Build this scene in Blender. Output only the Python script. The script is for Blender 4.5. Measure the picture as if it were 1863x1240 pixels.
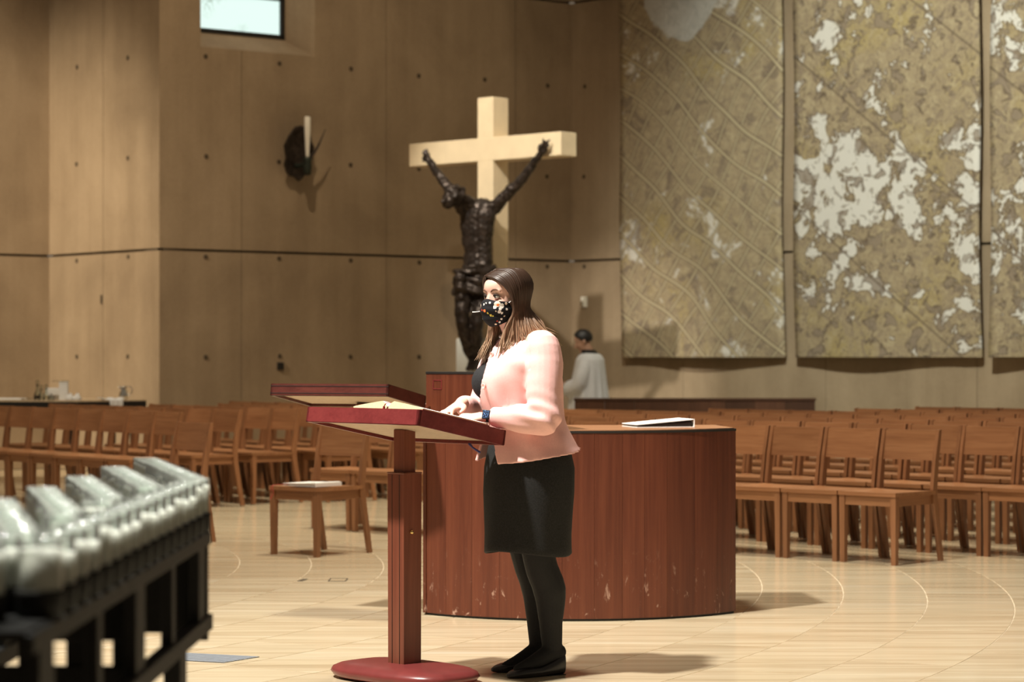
import bpy, bmesh, math, random
import numpy as np
from mathutils import Vector, Matrix, Quaternion, noise as mnoise

random.seed(7)
rng = np.random.default_rng(7)
D = bpy.data
SC = bpy.context.scene
COL = SC.collection
for o in list(D.objects):
    D.objects.remove(o, do_unlink=True)
PI = math.pi

# ------------------------------------------------------------------ camera, world, lights
F_PX, CAM_Z, HOR = 4400.0, 1.33, 645.0      # focal length and horizon for an 1863 x 1240 frame
cam = D.cameras.new('camera')
cam.sensor_width = 36.0
cam.lens = F_PX / 1863 * 36.0
cam.shift_y = 25.0 / 1863
cam.clip_end = 200
cam.dof.use_dof = True
cam.dof.focus_distance = 10.05
cam.dof.aperture_fstop = 3.8
camo = D.objects.new('camera', cam)
COL.objects.link(camo)
camo.location = (0, 0, CAM_Z)
camo.rotation_euler = (PI / 2, 0, 0)
SC.camera = camo

vs = SC.view_settings
vs.view_transform = 'Standard'
vs.look = 'None'
vs.gamma = 1.0
vs.use_curve_mapping = False
vs.exposure = 0.30
SC.cycles.transparent_max_bounces = 24

w = D.worlds.new('world')
SC.world = w
w.use_nodes = True
w.node_tree.nodes['Background'].inputs[0].default_value = (1.0, 0.80, 0.58, 1)
w.node_tree.nodes['Background'].inputs[1].default_value = 0.115


def lamp(name, kind, loc, target, power, color, size=1.0, spot=60, blend=0.5):
    l = D.lights.new(name, kind)
    l.energy = power
    l.color = color
    if kind == 'AREA':
        l.shape = 'DISK'
        l.size = size
    else:
        l.shadow_soft_size = size
    if kind == 'SPOT':
        l.spot_size = math.radians(spot)
        l.spot_blend = blend
    o = D.objects.new(name, l)
    COL.objects.link(o)
    o.location = loc
    d = Vector(target) - Vector(loc)
    o.rotation_euler = d.to_track_quat('-Z', 'Y').to_euler()
    return o


lamp('sanctuary_spot', 'SPOT', (-4.9, 6.6, 11.8), (0.1, 10.6, 0.6), 12500, (1.0, 0.95, 0.86), 0.30, 40, 0.9)
lamp('nave_lamp', 'SPOT', (-1.0, 11.0, 13.0), (0.3, 14.5, 0), 5200, (1.0, 0.91, 0.75), 0.8, 58, 0.9)
lamp('chair_lamp', 'SPOT', (1.0, 17.5, 13.0), (0.6, 19.6, 0), 5200, (1.0, 0.89, 0.70), 0.6, 60, 0.8)
lamp('left_chair_fill', 'SPOT', (-5.0, 17.5, 13.0), (-3.6, 21.4, 0), 3600, (1.0, 0.87, 0.66), 0.5, 44, 0.8)  # added fill that brings the left chairs up to the right ones
lamp('candle_fill', 'SPOT', (-2.4, 4.2, 9.0), (-0.85, 4.8, 0.9), 4600, (1.0, 1.0, 0.93), 0.6, 30, 0.8)  # added fill to brighten the votive candles, no fixture known there
lamp('left_wall_spot', 'SPOT', (-13.0, 16.0, 12.0), (-5.9, 27.6, 2.3), 13000, (1.0, 0.85, 0.63), 0.25, 24, 0.9)
lamp('back_wall_spot', 'SPOT', (-2.6, 20.5, 10.8), (-1.9, 28.0, 3.0), 1150, (1.0, 0.79, 0.54), 0.12, 52, 0.9)
lamp('tapestry_spot', 'SPOT', (0.5, 15.0, 12.0), (4.3, 26.0, 3.4), 8200, (0.97, 1.0, 0.86), 0.3, 34, 0.9)
lamp('cross_spot', 'SPOT', (-3.6, 17.5, 10.5), (-0.1, 26.5, 3.0), 5200, (1.0, 0.93, 0.80), 0.12, 15, 0.7)

# ------------------------------------------------------------------ helpers


def W(px, py, Y):
    """world point on the depth plane Y behind a position in the frame"""
    return Vector(((px - 931.5) * Y / F_PX, Y, CAM_Z - (py - HOR) * Y / F_PX))


def new_mesh(name, verts, faces, smooth=False):
    me = D.meshes.new(name)
    me.from_pydata([tuple(v) for v in verts], [], [tuple(f) for f in faces])
    me.update()
    if smooth:
        me.polygons.foreach_set('use_smooth', [True] * len(me.polygons))
    return me


def bm_mesh(name, bm, smooth=False):
    me = D.meshes.new(name)
    bmesh.ops.recalc_face_normals(bm, faces=bm.faces[:])
    bm.to_mesh(me)
    bm.free()
    if smooth:
        me.polygons.foreach_set('use_smooth', [True] * len(me.polygons))
    return me


def obj(name, me, mat=None, parent=None, loc=(0, 0, 0), rot=(0, 0, 0)):
    if mat is not None and not me.materials:
        me.materials.append(mat)
    o = D.objects.new(name, me)
    COL.objects.link(o)
    o.location = loc
    o.rotation_euler = rot
    if parent is not None:
        o.parent = parent
    return o


def thing(name, label, cat, loc=(0, 0, 0), rz=0.0, group=None):
    o = D.objects.new(name, None)
    COL.objects.link(o)
    o.empty_display_size = 0.1
    o.location = loc
    o.rotation_euler = (0, 0, rz)
    return tag(o, label, cat, group)


def tag(o, label, cat, group=None):
    o['label'] = label
    o['category'] = cat
    if group:
        o['group'] = group
    return o


def structure(o, label=None):
    o['kind'] = 'structure'
    if label:
        o['label'] = label
    return o


def add_box(bm, c, size, rot=None, bevel=0.0, seg=1):
    m = Matrix.Diagonal((size[0], size[1], size[2], 1))
    if rot is not None:
        m = rot.to_4x4() @ m
    m = Matrix.Translation(c) @ m
    g = bmesh.ops.create_cube(bm, size=1.0, matrix=m)
    if bevel > 0:
        es = list({e for v in g['verts'] for e in v.link_edges})
        bmesh.ops.bevel(bm, geom=es, offset=bevel, segments=seg, affect='EDGES', profile=0.6)


def box_mesh(name, c, size, bevel=0.0, seg=1, rot=None):
    bm = bmesh.new()
    add_box(bm, Vector(c), size, rot, bevel, seg)
    return bm_mesh(name, bm)


def add_prism(bm, pts, z0, z1, bevel=0.0):
    """closed plan outline, extruded from z0 to z1"""
    vb = [bm.verts.new((p[0], p[1], z0)) for p in pts]
    vt = [bm.verts.new((p[0], p[1], z1)) for p in pts]
    fs = [bm.faces.new(vb[::-1]), bm.faces.new(vt)]
    n = len(pts)
    for i in range(n):
        fs.append(bm.faces.new((vb[i], vb[(i + 1) % n], vt[(i + 1) % n], vt[i])))
    if bevel > 0:
        es = list({e for f in fs[:2] for e in f.edges})
        bmesh.ops.bevel(bm, geom=es, offset=bevel, segments=2, affect='EDGES')


def hexa(bm, p):
    """box from eight corners: four bottom, four top"""
    v = [bm.verts.new(q) for q in p]
    for f in ((3, 2, 1, 0), (4, 5, 6, 7), (0, 1, 5, 4), (1, 2, 6, 5), (2, 3, 7, 6), (3, 0, 4, 7)):
        bm.faces.new([v[i] for i in f])


def rings(secs, n=24, cap=True):
    """secs: (centre, U, V[, exponent]); returns verts, faces of a lofted tube"""
    vs_, fs_ = [], []
    for s in secs:
        c, U, V = Vector(s[0]), Vector(s[1]), Vector(s[2])
        e = s[3] if len(s) > 3 else 2.0
        for i in range(n):
            a = 2 * PI * i / n
            ca, sa = math.cos(a), math.sin(a)
            x = math.copysign(abs(ca) ** (2 / e), ca)
            y = math.copysign(abs(sa) ** (2 / e), sa)
            vs_.append(c + U * x + V * y)
    m = len(secs)
    for k in range(m - 1):
        for i in range(n):
            j = (i + 1) % n
            fs_.append((k * n + i, k * n + j, (k + 1) * n + j, (k + 1) * n + i))
    if cap:
        fs_.append(tuple(range(n))[::-1])
        fs_.append(tuple((m - 1) * n + i for i in range(n)))
    return vs_, fs_


def catmull(pts, per=6):
    P = [Vector(p) for p in pts]
    if len(P) < 3:
        return [P[0].lerp(P[-1], i / per) for i in range(per + 1)]
    Q = [P[0] * 2 - P[1]] + P + [P[-1] * 2 - P[-2]]
    out = []
    for i in range(1, len(Q) - 2):
        a, b, c, d = Q[i - 1], Q[i], Q[i + 1], Q[i + 2]
        for k in range(per):
            t = k / per
            out.append(0.5 * ((2 * b) + (c - a) * t + (2 * a - 5 * b + 4 * c - d) * t * t + (3 * b - a - 3 * c + d) * t ** 3))
    out.append(P[-1])
    return out


def tube(pts, rad, n=12, flat=1.0, side=None, per=0, round_ends=True):
    """tube along pts with a radius per point; flat < 1 squashes it across 'side'"""
    P = [Vector(p) for p in pts]
    R = list(rad) if hasattr(rad, '__len__') else [rad] * len(P)
    if per:
        k = len(P) - 1
        P2 = catmull(P, per)
        R = [np.interp(i / per, range(k + 1), R) for i in range(len(P2))]
        P = P2
    secs = []
    pu = None
    for i, p in enumerate(P):
        t = (P[min(i + 1, len(P) - 1)] - P[max(i - 1, 0)])
        t = t.normalized() if t.length > 1e-9 else Vector((0, 0, 1))
        ref = Vector(side) if side is not None else (pu if pu is not None else Vector((0.3, 0.9, 0.2)))
        u = ref - t * ref.dot(t)
        if u.length < 1e-6:
            u = t.orthogonal()
        u.normalize()
        pu = u
        v = t.cross(u)
        secs.append((p, u * R[i] * flat, v * R[i]))
    if round_ends and R[0] > 1e-5:
        t0 = (P[0] - P[1]).normalized()
        t1 = (P[-1] - P[-2]).normalized()
        a, b = secs[0], secs[-1]
        pre = [(a[0] + t0 * R[0] * h, a[1] * q, a[2] * q) for h, q in ((0.92, 0.35), (0.62, 0.78))]
        post = [(b[0] + t1 * R[-1] * h, b[1] * q, b[2] * q) for h, q in ((0.62, 0.78), (0.92, 0.35))]
        secs = pre + secs + post
    return rings(secs, n)


def ellipsoid(c, r, n=20, m=12, rot=None):
    c = Vector(c)
    secs = []
    for k in range(1, m):
        th = PI * k / m
        secs.append(((0, 0, -math.cos(th) * r[2]), (r[0] * math.sin(th), 0, 0), (0, r[1] * math.sin(th), 0)))
    v, f = rings(secs, n)
    if rot is not None:
        v = [rot @ q for q in v]
    return [c + q for q in v], f


def lathe(prof, n=20):
    """profile (radius, z) turned about z"""
    v, f = rings([((0, 0, z), (r, 0, 0), (0, r, 0)) for r, z in prof], n, cap=True)
    return v, f


def join(parts):
    V, F = [], []
    for v, f in parts:
        k = len(V)
        V.extend(v)
        F.extend(tuple(i + k for i in g) for g in f)
    return V, F


def remesh(name, parts, voxel, smooth=4, disp=None, fac=0.5):
    """union of closed shells as one continuous skin"""
    V, F = join(parts)
    me = new_mesh(name, V, F)
    bm = bmesh.new()
    bm.from_mesh(me)
    bmesh.ops.recalc_face_normals(bm, faces=bm.faces[:])
    bm.to_mesh(me)
    bm.free()
    o = D.objects.new(name, me)
    COL.objects.link(o)
    m = o.modifiers.new('r', 'REMESH')
    m.mode = 'VOXEL'
    m.voxel_size = voxel
    if smooth:
        s = o.modifiers.new('s', 'SMOOTH')
        s.iterations = smooth
        s.factor = fac
    dg = bpy.context.evaluated_depsgraph_get()
    out = D.meshes.new_from_object(o.evaluated_get(dg))
    D.objects.remove(o, do_unlink=True)
    D.meshes.remove(me)
    out.name = name
    if disp is not None:
        n = len(out.vertices)
        co = np.empty(n * 3)
        no = np.empty(n * 3)
        out.vertices.foreach_get('co', co)
        out.vertices.foreach_get('normal', no)
        co = co.reshape(-1, 3)
        no = no.reshape(-1, 3)
        co = co + no * disp(co, no)[:, None]
        out.vertices.foreach_set('co', co.ravel())
        out.update()
    out.polygons.foreach_set('use_smooth', [True] * len(out.polygons))
    return out


def fnoise(co, scale, seed=0.0):
    """cheap smooth noise for displacement"""
    x, y, z = (co * scale).T
    s = seed
    return (np.sin(x * 1.0 + 1.7 * np.sin(y * 0.8 + s) + s) + np.sin(y * 1.3 + 1.5 * np.sin(z * 0.9 + 2 * s) + 1.1)
            + np.sin(z * 1.1 + 1.6 * np.sin(x * 0.7 + s) + 2.3)) / 3.0


# ------------------------------------------------------------------ materials
class NT:
    def __init__(s, name):
        s.m = D.materials.new(name)
        s.m.use_nodes = True
        s.t = s.m.node_tree
        s.b = s.t.nodes['Principled BSDF']

    def n(s, kind, **kw):
        nd = s.t.nodes.new(kind)
        for k, v in kw.items():
            setattr(nd, k, v)
        return nd

    def l(s, a, b):
        s.t.links.new(a, b)

    def coord(s, scale=(1, 1, 1), rot=(0, 0, 0), loc=(0, 0, 0), kind='Object', rand=0.0):
        tc = s.n('ShaderNodeTexCoord')
        mp = s.n('ShaderNodeMapping')
        mp.inputs['Scale'].default_value = scale
        mp.inputs['Rotation'].default_value = rot
        mp.inputs['Location'].default_value = loc
        src = tc.outputs[kind]
        if rand:
            oi = s.n('ShaderNodeObjectInfo')
            mu = s.n('ShaderNodeMath', operation='MULTIPLY')
            mu.inputs[1].default_value = rand
            s.l(oi.outputs['Random'], mu.inputs[0])
            va = s.n('ShaderNodeVectorMath', operation='ADD')
            s.l(src, va.inputs[0])
            s.l(mu.outputs[0], va.inputs[1])
            src = va.outputs[0]
        s.l(src, mp.inputs['Vector'])
        return mp.outputs[0]

    def noise(s, vec, scale, detail=4, rough=0.55, dist=0.0, out='Fac'):
        nd = s.n('ShaderNodeTexNoise')
        nd.inputs['Scale'].default_value = scale
        nd.inputs['Detail'].default_value = detail
        nd.inputs['Roughness'].default_value = rough
        nd.inputs['Distortion'].default_value = dist
        s.l(vec, nd.inputs['Vector'])
        return nd.outputs[out]

    def ramp(s, fac, stops, interp='LINEAR'):
        nd = s.n('ShaderNodeValToRGB')
        nd.color_ramp.interpolation = interp
        els = nd.color_ramp.elements
        while len(els) < len(stops):
            els.new(0.5)
        for e, (p, c) in zip(els, stops):
            e.position = p
            e.color = (*c, 1) if len(c) == 3 else c
        s.l(fac, nd.inputs[0])
        return nd.outputs[0]

    def mix(s, fac, a, b, mode='MIX'):
        nd = s.n('ShaderNodeMix', data_type='RGBA', blend_type=mode)
        for sock, v in ((nd.inputs[0], fac), (nd.inputs[6], a), (nd.inputs[7], b)):
            if isinstance(v, (int, float)):
                sock.default_value = v
            elif isinstance(v, tuple):
                sock.default_value = (*v, 1) if len(v) == 3 else v
            else:
                s.l(v, sock)
        return nd.outputs[2]

    def math(s, op, a, b=None, c=None):
        nd = s.n('ShaderNodeMath', operation=op)
        for i, v in enumerate((a, b, c)):
            if v is None:
                continue
            if isinstance(v, (int, float)):
                nd.inputs[i].default_value = v
            else:
                s.l(v, nd.inputs[i])
        return nd.outputs[0]

    def bump(s, height, strength=0.3, dist=0.01):
        nd = s.n('ShaderNodeBump')
        nd.inputs['Strength'].default_value = strength
        nd.inputs['Distance'].default_value = dist
        s.l(height, nd.inputs['Height'])
        s.l(nd.outputs[0], s.b.inputs['Normal'])

    def done(s, col=None, rough=0.5, metal=0.0, spec=0.5, **kw):
        if col is not None:
            if isinstance(col, tuple):
                s.b.inputs['Base Color'].default_value = (*col, 1)
            else:
                s.l(col, s.b.inputs['Base Color'])
        if isinstance(rough, (int, float)):
            s.b.inputs['Roughness'].default_value = rough
        else:
            s.l(rough, s.b.inputs['Roughness'])
        s.b.inputs['Metallic'].default_value = metal
        s.b.inputs['Specular IOR Level'].default_value = spec
        for k, v in kw.items():
            s.b.inputs[k].default_value = v
        return s.m


def plain(name, col, rough=0.6, metal=0.0, spec=0.5, var=0.12, scale=30, bump=0.0, **kw):
    t = NT(name)
    v = t.coord()
    f = t.noise(v, scale, 4)
    a = tuple(c * (1 - var) for c in col)
    b = tuple(min(1, c * (1 + var)) for c in col)
    c = t.ramp(f, [(0.3, a), (0.7, b)])
    if bump:
        t.bump(f, bump, 0.004)
    return t.done(c, rough, metal, spec, **kw)


def wood(name, dark, mid, light, axis, rough=0.4, scale=1.0, rand=40.0, spec=0.4, tone=0.25, scuff=False):
    """grain stretched along one axis, tone shifted per object"""
    t = NT(name)
    sc = [14.0 * scale] * 3
    sc[axis] = 0.9 * scale
    v = t.coord(tuple(sc), rand=rand)
    f = t.noise(v, 1.0, 6, 0.6, 0.6)
    sc2 = [70.0 * scale] * 3
    sc2[axis] = 2.0 * scale
    v2 = t.coord(tuple(sc2), rand=rand)
    g = t.noise(v2, 1.0, 3, 0.6)
    c = t.ramp(f, [(0.25, dark), (0.5, mid), (0.78, light)])
    c = t.mix(0.35, c, t.ramp(g, [(0.3, dark), (0.7, light)]))
    oi = t.n('ShaderNodeObjectInfo')
    hs = t.n('ShaderNodeHueSaturation')
    k = t.math('MULTIPLY_ADD', oi.outputs['Random'], tone, 1 - tone / 2)
    t.l(k, hs.inputs['Value'])
    t.l(c, hs.inputs['Color'])
    c = hs.outputs[0]
    if scuff:
        v3 = t.coord((9, 9, 4))
        s3 = t.noise(v3, 2.6, 5, 0.7, 0.5)
        gm = t.n('ShaderNodeTexCoord')
        sx = t.n('ShaderNodeSeparateXYZ')
        t.l(gm.outputs['Object'], sx.inputs[0])
        low = t.ramp(sx.outputs[2], [(0.03, (1, 1, 1)), (0.36, (0, 0, 0))])
        k2 = t.math('MULTIPLY', t.ramp(s3, [(0.60, (0, 0, 0)), (0.68, (0.7, 0.7, 0.7))]), low)
        c = t.mix(k2, c, (0.55, 0.36, 0.27))
    t.bump(g, 0.08, 0.002)
    return t.done(c, rough, 0, spec)


def concrete(name, dark, mid, light):
    t = NT(name)
    v = t.coord((1.1, 1.1, 0.9))
    big = t.noise(v, 0.9, 6, 0.6, 0.4)
    vs_ = t.coord((3.2, 3.2, 0.28))
    st = t.noise(vs_, 1.3, 5, 0.6)
    fine = t.noise(t.coord(), 26, 5, 0.7)
    c = t.ramp(big, [(0.34, dark), (0.5, mid), (0.66, light)])
    c = t.mix(0.38, c, t.ramp(st, [(0.3, dark), (0.7, light)]))
    c = t.mix(0.18, c, t.ramp(fine, [(0.3, dark), (0.7, light)]))
    oi = t.n('ShaderNodeObjectInfo')
    hs = t.n('ShaderNodeHueSaturation')
    t.l(t.math('MULTIPLY_ADD', oi.outputs['Random'], 0.10, 0.95), hs.inputs['Value'])
    t.l(c, hs.inputs['Color'])
    t.bump(fine, 0.12, 0.006)
    return t.done(hs.outputs[0], 0.85, 0, 0.25)


M = {}
M['concrete'] = concrete('concrete', (0.215, 0.155, 0.098), (0.315, 0.235, 0.152), (0.40, 0.305, 0.205))
M['joint'] = plain('joint_shadow_gap', (0.10, 0.075, 0.05), 0.9)
M['hole'] = plain('tie_hole_dark', (0.07, 0.05, 0.03), 0.9)
M['chair_x'] = wood('chair_wood_across', (0.18, 0.072, 0.030), (0.265, 0.118, 0.052), (0.36, 0.175, 0.082), 0, 0.36)
M['chair_z'] = wood('chair_wood_upright', (0.16, 0.065, 0.028), (0.24, 0.106, 0.048), (0.33, 0.155, 0.072), 2, 0.36)
M['chair_y'] = wood('chair_wood_lengthwise', (0.16, 0.065, 0.028), (0.24, 0.106, 0.048), (0.33, 0.155, 0.072), 1, 0.36)
M['ambo'] = wood('ambo_veneer', (0.062, 0.015, 0.008), (0.105, 0.028, 0.014), (0.155, 0.046, 0.022), 2, 0.33, 0.8, tone=0.14, scuff=True)
M['ambo_top'] = wood('ambo_top_veneer', (0.30, 0.13, 0.06), (0.38, 0.18, 0.09), (0.45, 0.24, 0.13), 0, 0.3)
M['lect'] = wood('lectern_mahogany', (0.11, 0.015, 0.015), (0.165, 0.025, 0.026), (0.215, 0.038, 0.036), 0, 0.32, 1.2, tone=0.1)
M['lect_dim'] = wood('dimmed_mahogany', (0.045, 0.011, 0.009), (0.075, 0.019, 0.015), (0.11, 0.030, 0.022), 0, 0.30, 1.2, tone=0.1)  # lectern mahogany darkened: weaker light on the second desk put into its colour
M['lect_z'] = wood('lectern_post_mahogany', (0.11, 0.030, 0.017), (0.16, 0.046, 0.026), (0.21, 0.068, 0.038), 2, 0.32, 1.2, tone=0.1)
M['lect_base'] = plain('lectern_base_stain', (0.17, 0.032, 0.030), 0.30, 0, 0.5, 0.12, 14)
M['lect_under'] = plain('lectern_underside_board', (0.40, 0.30, 0.215), 0.7, 0, 0.3, 0.08, 40)
M['bench'] = wood('bench_dark_wood', (0.055, 0.022, 0.011), (0.075, 0.031, 0.016), (0.10, 0.043, 0.022), 2, 0.5, 0.6, tone=0.7)
M['black'] = plain('black_lacquer', (0.012, 0.010, 0.009), 0.45)
M['iron'] = plain('blackened_iron', (0.010, 0.009, 0.008), 0.6, 0.0, 0.25, 0.2, 60, 0.15)
M['bronze'] = plain('dark_bronze', (0.045, 0.033, 0.027), 0.42, 0.55, 0.5, 0.55, 22, 0.5)
M['patina'] = plain('green_bronze', (0.035, 0.045, 0.036), 0.5, 0.5, 0.5, 0.3, 40, 0.3)
M['cross'] = plain('pale_cross_wood', (0.80, 0.66, 0.45), 0.55, 0, 0.3, 0.05, 6)
M['white_stone'] = plain('white_stone', (0.72, 0.74, 0.70), 0.6, 0, 0.3, 0.06, 8)
M['wax'] = plain('white_wax', (0.90, 0.87, 0.78), 0.5, 0, 0.4, 0.02, 10)
M['wick'] = plain('burnt_wick', (0.03, 0.025, 0.02), 0.9)
M['paper'] = plain('white_paper', (0.86, 0.85, 0.82), 0.7, 0, 0.2, 0.03, 60)
M['cream'] = plain('gilt_cream_pages', (0.80, 0.68, 0.40), 0.6, 0, 0.3, 0.10, 120)
M['red'] = plain('red_ribbon', (0.42, 0.02, 0.03), 0.5)
M['cover'] = plain('book_cover_red', (0.20, 0.03, 0.03), 0.5)
M['gold'] = plain('brass', (0.85, 0.62, 0.26), 0.25, 1.0)
M['silver'] = plain('polished_silver', (0.75, 0.74, 0.70), 0.18, 1.0)
M['linen'] = plain('white_linen', (0.86, 0.86, 0.86), 0.85, 0, 0.2, 0.04, 80)
M['surplice'] = plain('white_surplice_cloth', (0.80, 0.82, 0.86), 0.85, 0, 0.2, 0.05, 60)
M['steel'] = plain('vent_steel', (0.40, 0.44, 0.50), 0.4, 0.6)
M['skin'] = plain('skin', (0.80, 0.50, 0.40), 0.48, 0, 0.4, 0.04, 25)
M['skin'].node_tree.nodes['Principled BSDF'].inputs['Subsurface Weight'].default_value = 0.12
M['skin'].node_tree.nodes['Principled BSDF'].inputs['Subsurface Radius'].default_value = (0.02, 0.008, 0.005)
M['skin2'] = plain('tan_skin', (0.42, 0.24, 0.16), 0.5, 0, 0.4, 0.06, 25)
M['tights'] = plain('black_tights', (0.011, 0.011, 0.012), 0.72, 0, 0.3, 0.15, 120)
M['skirt'] = plain('black_skirt_wool', (0.017, 0.017, 0.017), 0.85, 0, 0.25, 0.3, 160, 0.3)
M['knit'] = plain('black_knit_top', (0.022, 0.022, 0.024), 0.85, 0, 0.25, 0.25, 200, 0.3)
M['jacket'] = plain('pink_wool_jacket', (0.86, 0.51, 0.485), 0.85, 0, 0.2, 0.03, 140, 0.12)
M['button'] = plain('pink_button', (0.80, 0.48, 0.42), 0.35)
M['shoe'] = plain('black_leather', (0.012, 0.011, 0.012), 0.28, 0, 0.5, 0.1, 30)
M['pearl'] = plain('pearl', (0.85, 0.80, 0.74), 0.25)
M['dark_hair'] = plain('black_hair', (0.012, 0.010, 0.009), 0.5)
M['eye_white'] = plain('eye_white', (0.75, 0.70, 0.66), 0.3)
M['iris'] = plain('dark_iris', (0.03, 0.022, 0.016), 0.15)
M['brow'] = plain('brow_brown', (0.13, 0.06, 0.035), 0.8)
M['lid'] = plain('eyelid_shade', (0.30, 0.13, 0.09), 0.6)
M['lash'] = plain('lash_dark', (0.03, 0.018, 0.014), 0.8)
M['strap'] = plain('black_watch_strap', (0.012, 0.012, 0.014), 0.5)
M['elastic'] = plain('white_elastic', (0.82, 0.80, 0.78), 0.7)
M['blue'] = plain('blue_clip', (0.05, 0.05, 0.22), 0.5)
M['plate'] = plain('white_wall_plate', (0.80, 0.78, 0.70), 0.5)


def glass(name, col=(0.95, 0.98, 0.96), rough=0.04):
    """thin clear glass: lets light through, reflects more at grazing angles"""
    t = NT(name)
    f = t.noise(t.coord(), 40, 2)
    r = t.ramp(f, [(0.3, (rough,) * 3), (0.7, (rough * 2,) * 3)])
    tr = t.n('ShaderNodeBsdfTransparent')
    tr.inputs[0].default_value = (*col, 1)
    gl = t.n('ShaderNodeBsdfGlossy')
    t.l(r, gl.inputs['Roughness'])
    fr = t.n('ShaderNodeFresnel')
    fr.inputs[0].default_value = 1.45
    mx = t.n('ShaderNodeMixShader')
    t.l(fr.outputs[0], mx.inputs[0])
    t.l(tr.outputs[0], mx.inputs[1])
    t.l(gl.outputs[0], mx.inputs[2])
    t.l(mx.outputs[0], t.t.nodes['Material Output'].inputs[0])
    return t.m


M['glass'] = glass('clear_glass')


def milky_glass():
    """votive glass with white mixed in so stacked cups do not go black"""
    t = NT('whitened_glass')
    f = t.noise(t.coord(), 60, 3)
    tr = t.n('ShaderNodeBsdfTransparent')
    tr.inputs[0].default_value = (0.93, 0.97, 0.95, 1)
    df = t.n('ShaderNodeBsdfTranslucent')
    df.inputs[0].default_value = (0.86, 0.90, 0.87, 1)
    d2 = t.n('ShaderNodeBsdfDiffuse')
    d2.inputs[0].default_value = (0.80, 0.84, 0.81, 1)
    gl = t.n('ShaderNodeBsdfGlossy')
    gl.inputs['Roughness'].default_value = 0.08
    m0 = t.n('ShaderNodeMixShader')
    t.l(df.outputs[0], m0.inputs[1])
    t.l(d2.outputs[0], m0.inputs[2])
    m1 = t.n('ShaderNodeMixShader')
    t.l(t.math('MULTIPLY_ADD', f, 0.20, 0.08), m1.inputs[0])
    t.l(tr.outputs[0], m1.inputs[1])
    t.l(m0.outputs[0], m1.inputs[2])
    fr = t.n('ShaderNodeFresnel')
    m2 = t.n('ShaderNodeMixShader')
    t.l(fr.outputs[0], m2.inputs[0])
    t.l(m1.outputs[0], m2.inputs[1])
    t.l(gl.outputs[0], m2.inputs[2])
    t.l(m2.outputs[0], t.t.nodes['Material Output'].inputs[0])
    return t.m


M['milk'] = milky_glass()
# ------------------------------------------------------------------ floor of ring-laid stone
def floor_material():
    t = NT('vein_cut_stone')
    v = t.coord((0.16, 2.6, 1), rand=0.0)
    oi = t.n('ShaderNodeObjectInfo')
    sh = t.n('ShaderNodeVectorMath', operation='ADD')
    mu = t.math('MULTIPLY', oi.outputs['Random'], 50.0)
    t.l(v, sh.inputs[0])
    t.l(mu, sh.inputs[1])
    a = t.noise(sh.outputs[0], 2.4, 7, 0.68, 0.15)
    v2 = t.coord((0.5, 9.0, 1))
    sh2 = t.n('ShaderNodeVectorMath', operation='ADD')
    t.l(v2, sh2.inputs[0])
    t.l(mu, sh2.inputs[1])
    b = t.noise(sh2.outputs[0], 2.0, 5, 0.6, 0.2)
    c = t.ramp(a, [(0.30, (0.38, 0.285, 0.17)), (0.44, (0.53, 0.425, 0.275)), (0.58, (0.61, 0.515, 0.355)), (0.72, (0.74, 0.67, 0.53))])
    c = t.mix(0.35, c, t.ramp(b, [(0.3, (0.44, 0.345, 0.21)), (0.7, (0.68, 0.59, 0.43))]))
    hs = t.n('ShaderNodeHueSaturation')
    t.l(t.math('MULTIPLY_ADD', oi.outputs['Random'], 0.07, 0.965), hs.inputs['Value'])
    t.l(c, hs.inputs['Color'])
    r = t.ramp(b, [(0.3, (0.10,) * 3), (0.7, (0.18,) * 3)])
    return t.done(hs.outputs[0], r, 0, 0.5)


M['stone'] = floor_material()
M['grout'] = plain('pale_grout', (0.66, 0.56, 0.42), 0.6)
fl = obj('floor', box_mesh('floor', (0, 17, -0.056), (44, 50, 0.1)), M['stone'])
structure(fl, 'pale vein-cut stone floor laid in rings')
RC = Vector((-8.0, 14.8))
tile_rows = []
STEP = 0.455
r0 = 9.48 - STEP * 9
for i in range(16):
    ra, rb = r0 + i * STEP, r0 + (i + 1) * STEP
    seg = 1.35 / ((ra + rb) / 2)
    a = -0.74 + (0.5 * seg if i % 2 else 0)
    while a < 0.55:
        b = a + seg
        am, rm = (a + b) / 2, (ra + rb) / 2
        X, Y = RC.x + rm * math.cos(am), RC.y + rm * math.sin(am)
        if 8.6 < Y < 17.4 and -4.3 < X < 4.3:
            tile_rows.append((ra, rb, a, b))
        a = b
print('TILES', len(tile_rows))
bm = bmesh.new()
for ra, rb, a, b in tile_rows[:298]:
    n = 5
    pts = [(RC.x + rb * math.cos(a + (b - a) * k / n), RC.y + rb * math.sin(a + (b - a) * k / n)) for k in range(n + 1)]
    pts += [(RC.x + ra * math.cos(a + (b - a) * k / n), RC.y + ra * math.sin(a + (b - a) * k / n)) for k in range(n, -1, -1)]
    add_prism(bm, pts, -0.0055, -0.0025)
obj('grout_bed', bm_mesh('grout_bed', bm), M['grout'], fl)
g = 0.0024
for ra, rb, a, b in tile_rows[:298]:
    bm = bmesh.new()
    n = 5
    ga = g / rb
    pts = [(RC.x + (rb - g) * math.cos(a + ga + (b - a - 2 * ga) * k / n), RC.y + (rb - g) * math.sin(a + ga + (b - a - 2 * ga) * k / n)) for k in range(n + 1)]
    pts += [(RC.x + (ra + g) * math.cos(a + ga + (b - a - 2 * ga) * k / n), RC.y + (ra + g) * math.sin(a + ga + (b - a - 2 * ga) * k / n)) for k in range(n, -1, -1)]
    add_prism(bm, pts, -0.004, 0.0)
    obj('tile', bm_mesh('tile', bm), M['stone'], fl)

# ------------------------------------------------------------------ concrete walls
ZJ = [0.0, 2.489, 5.69, 8.9]


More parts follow.
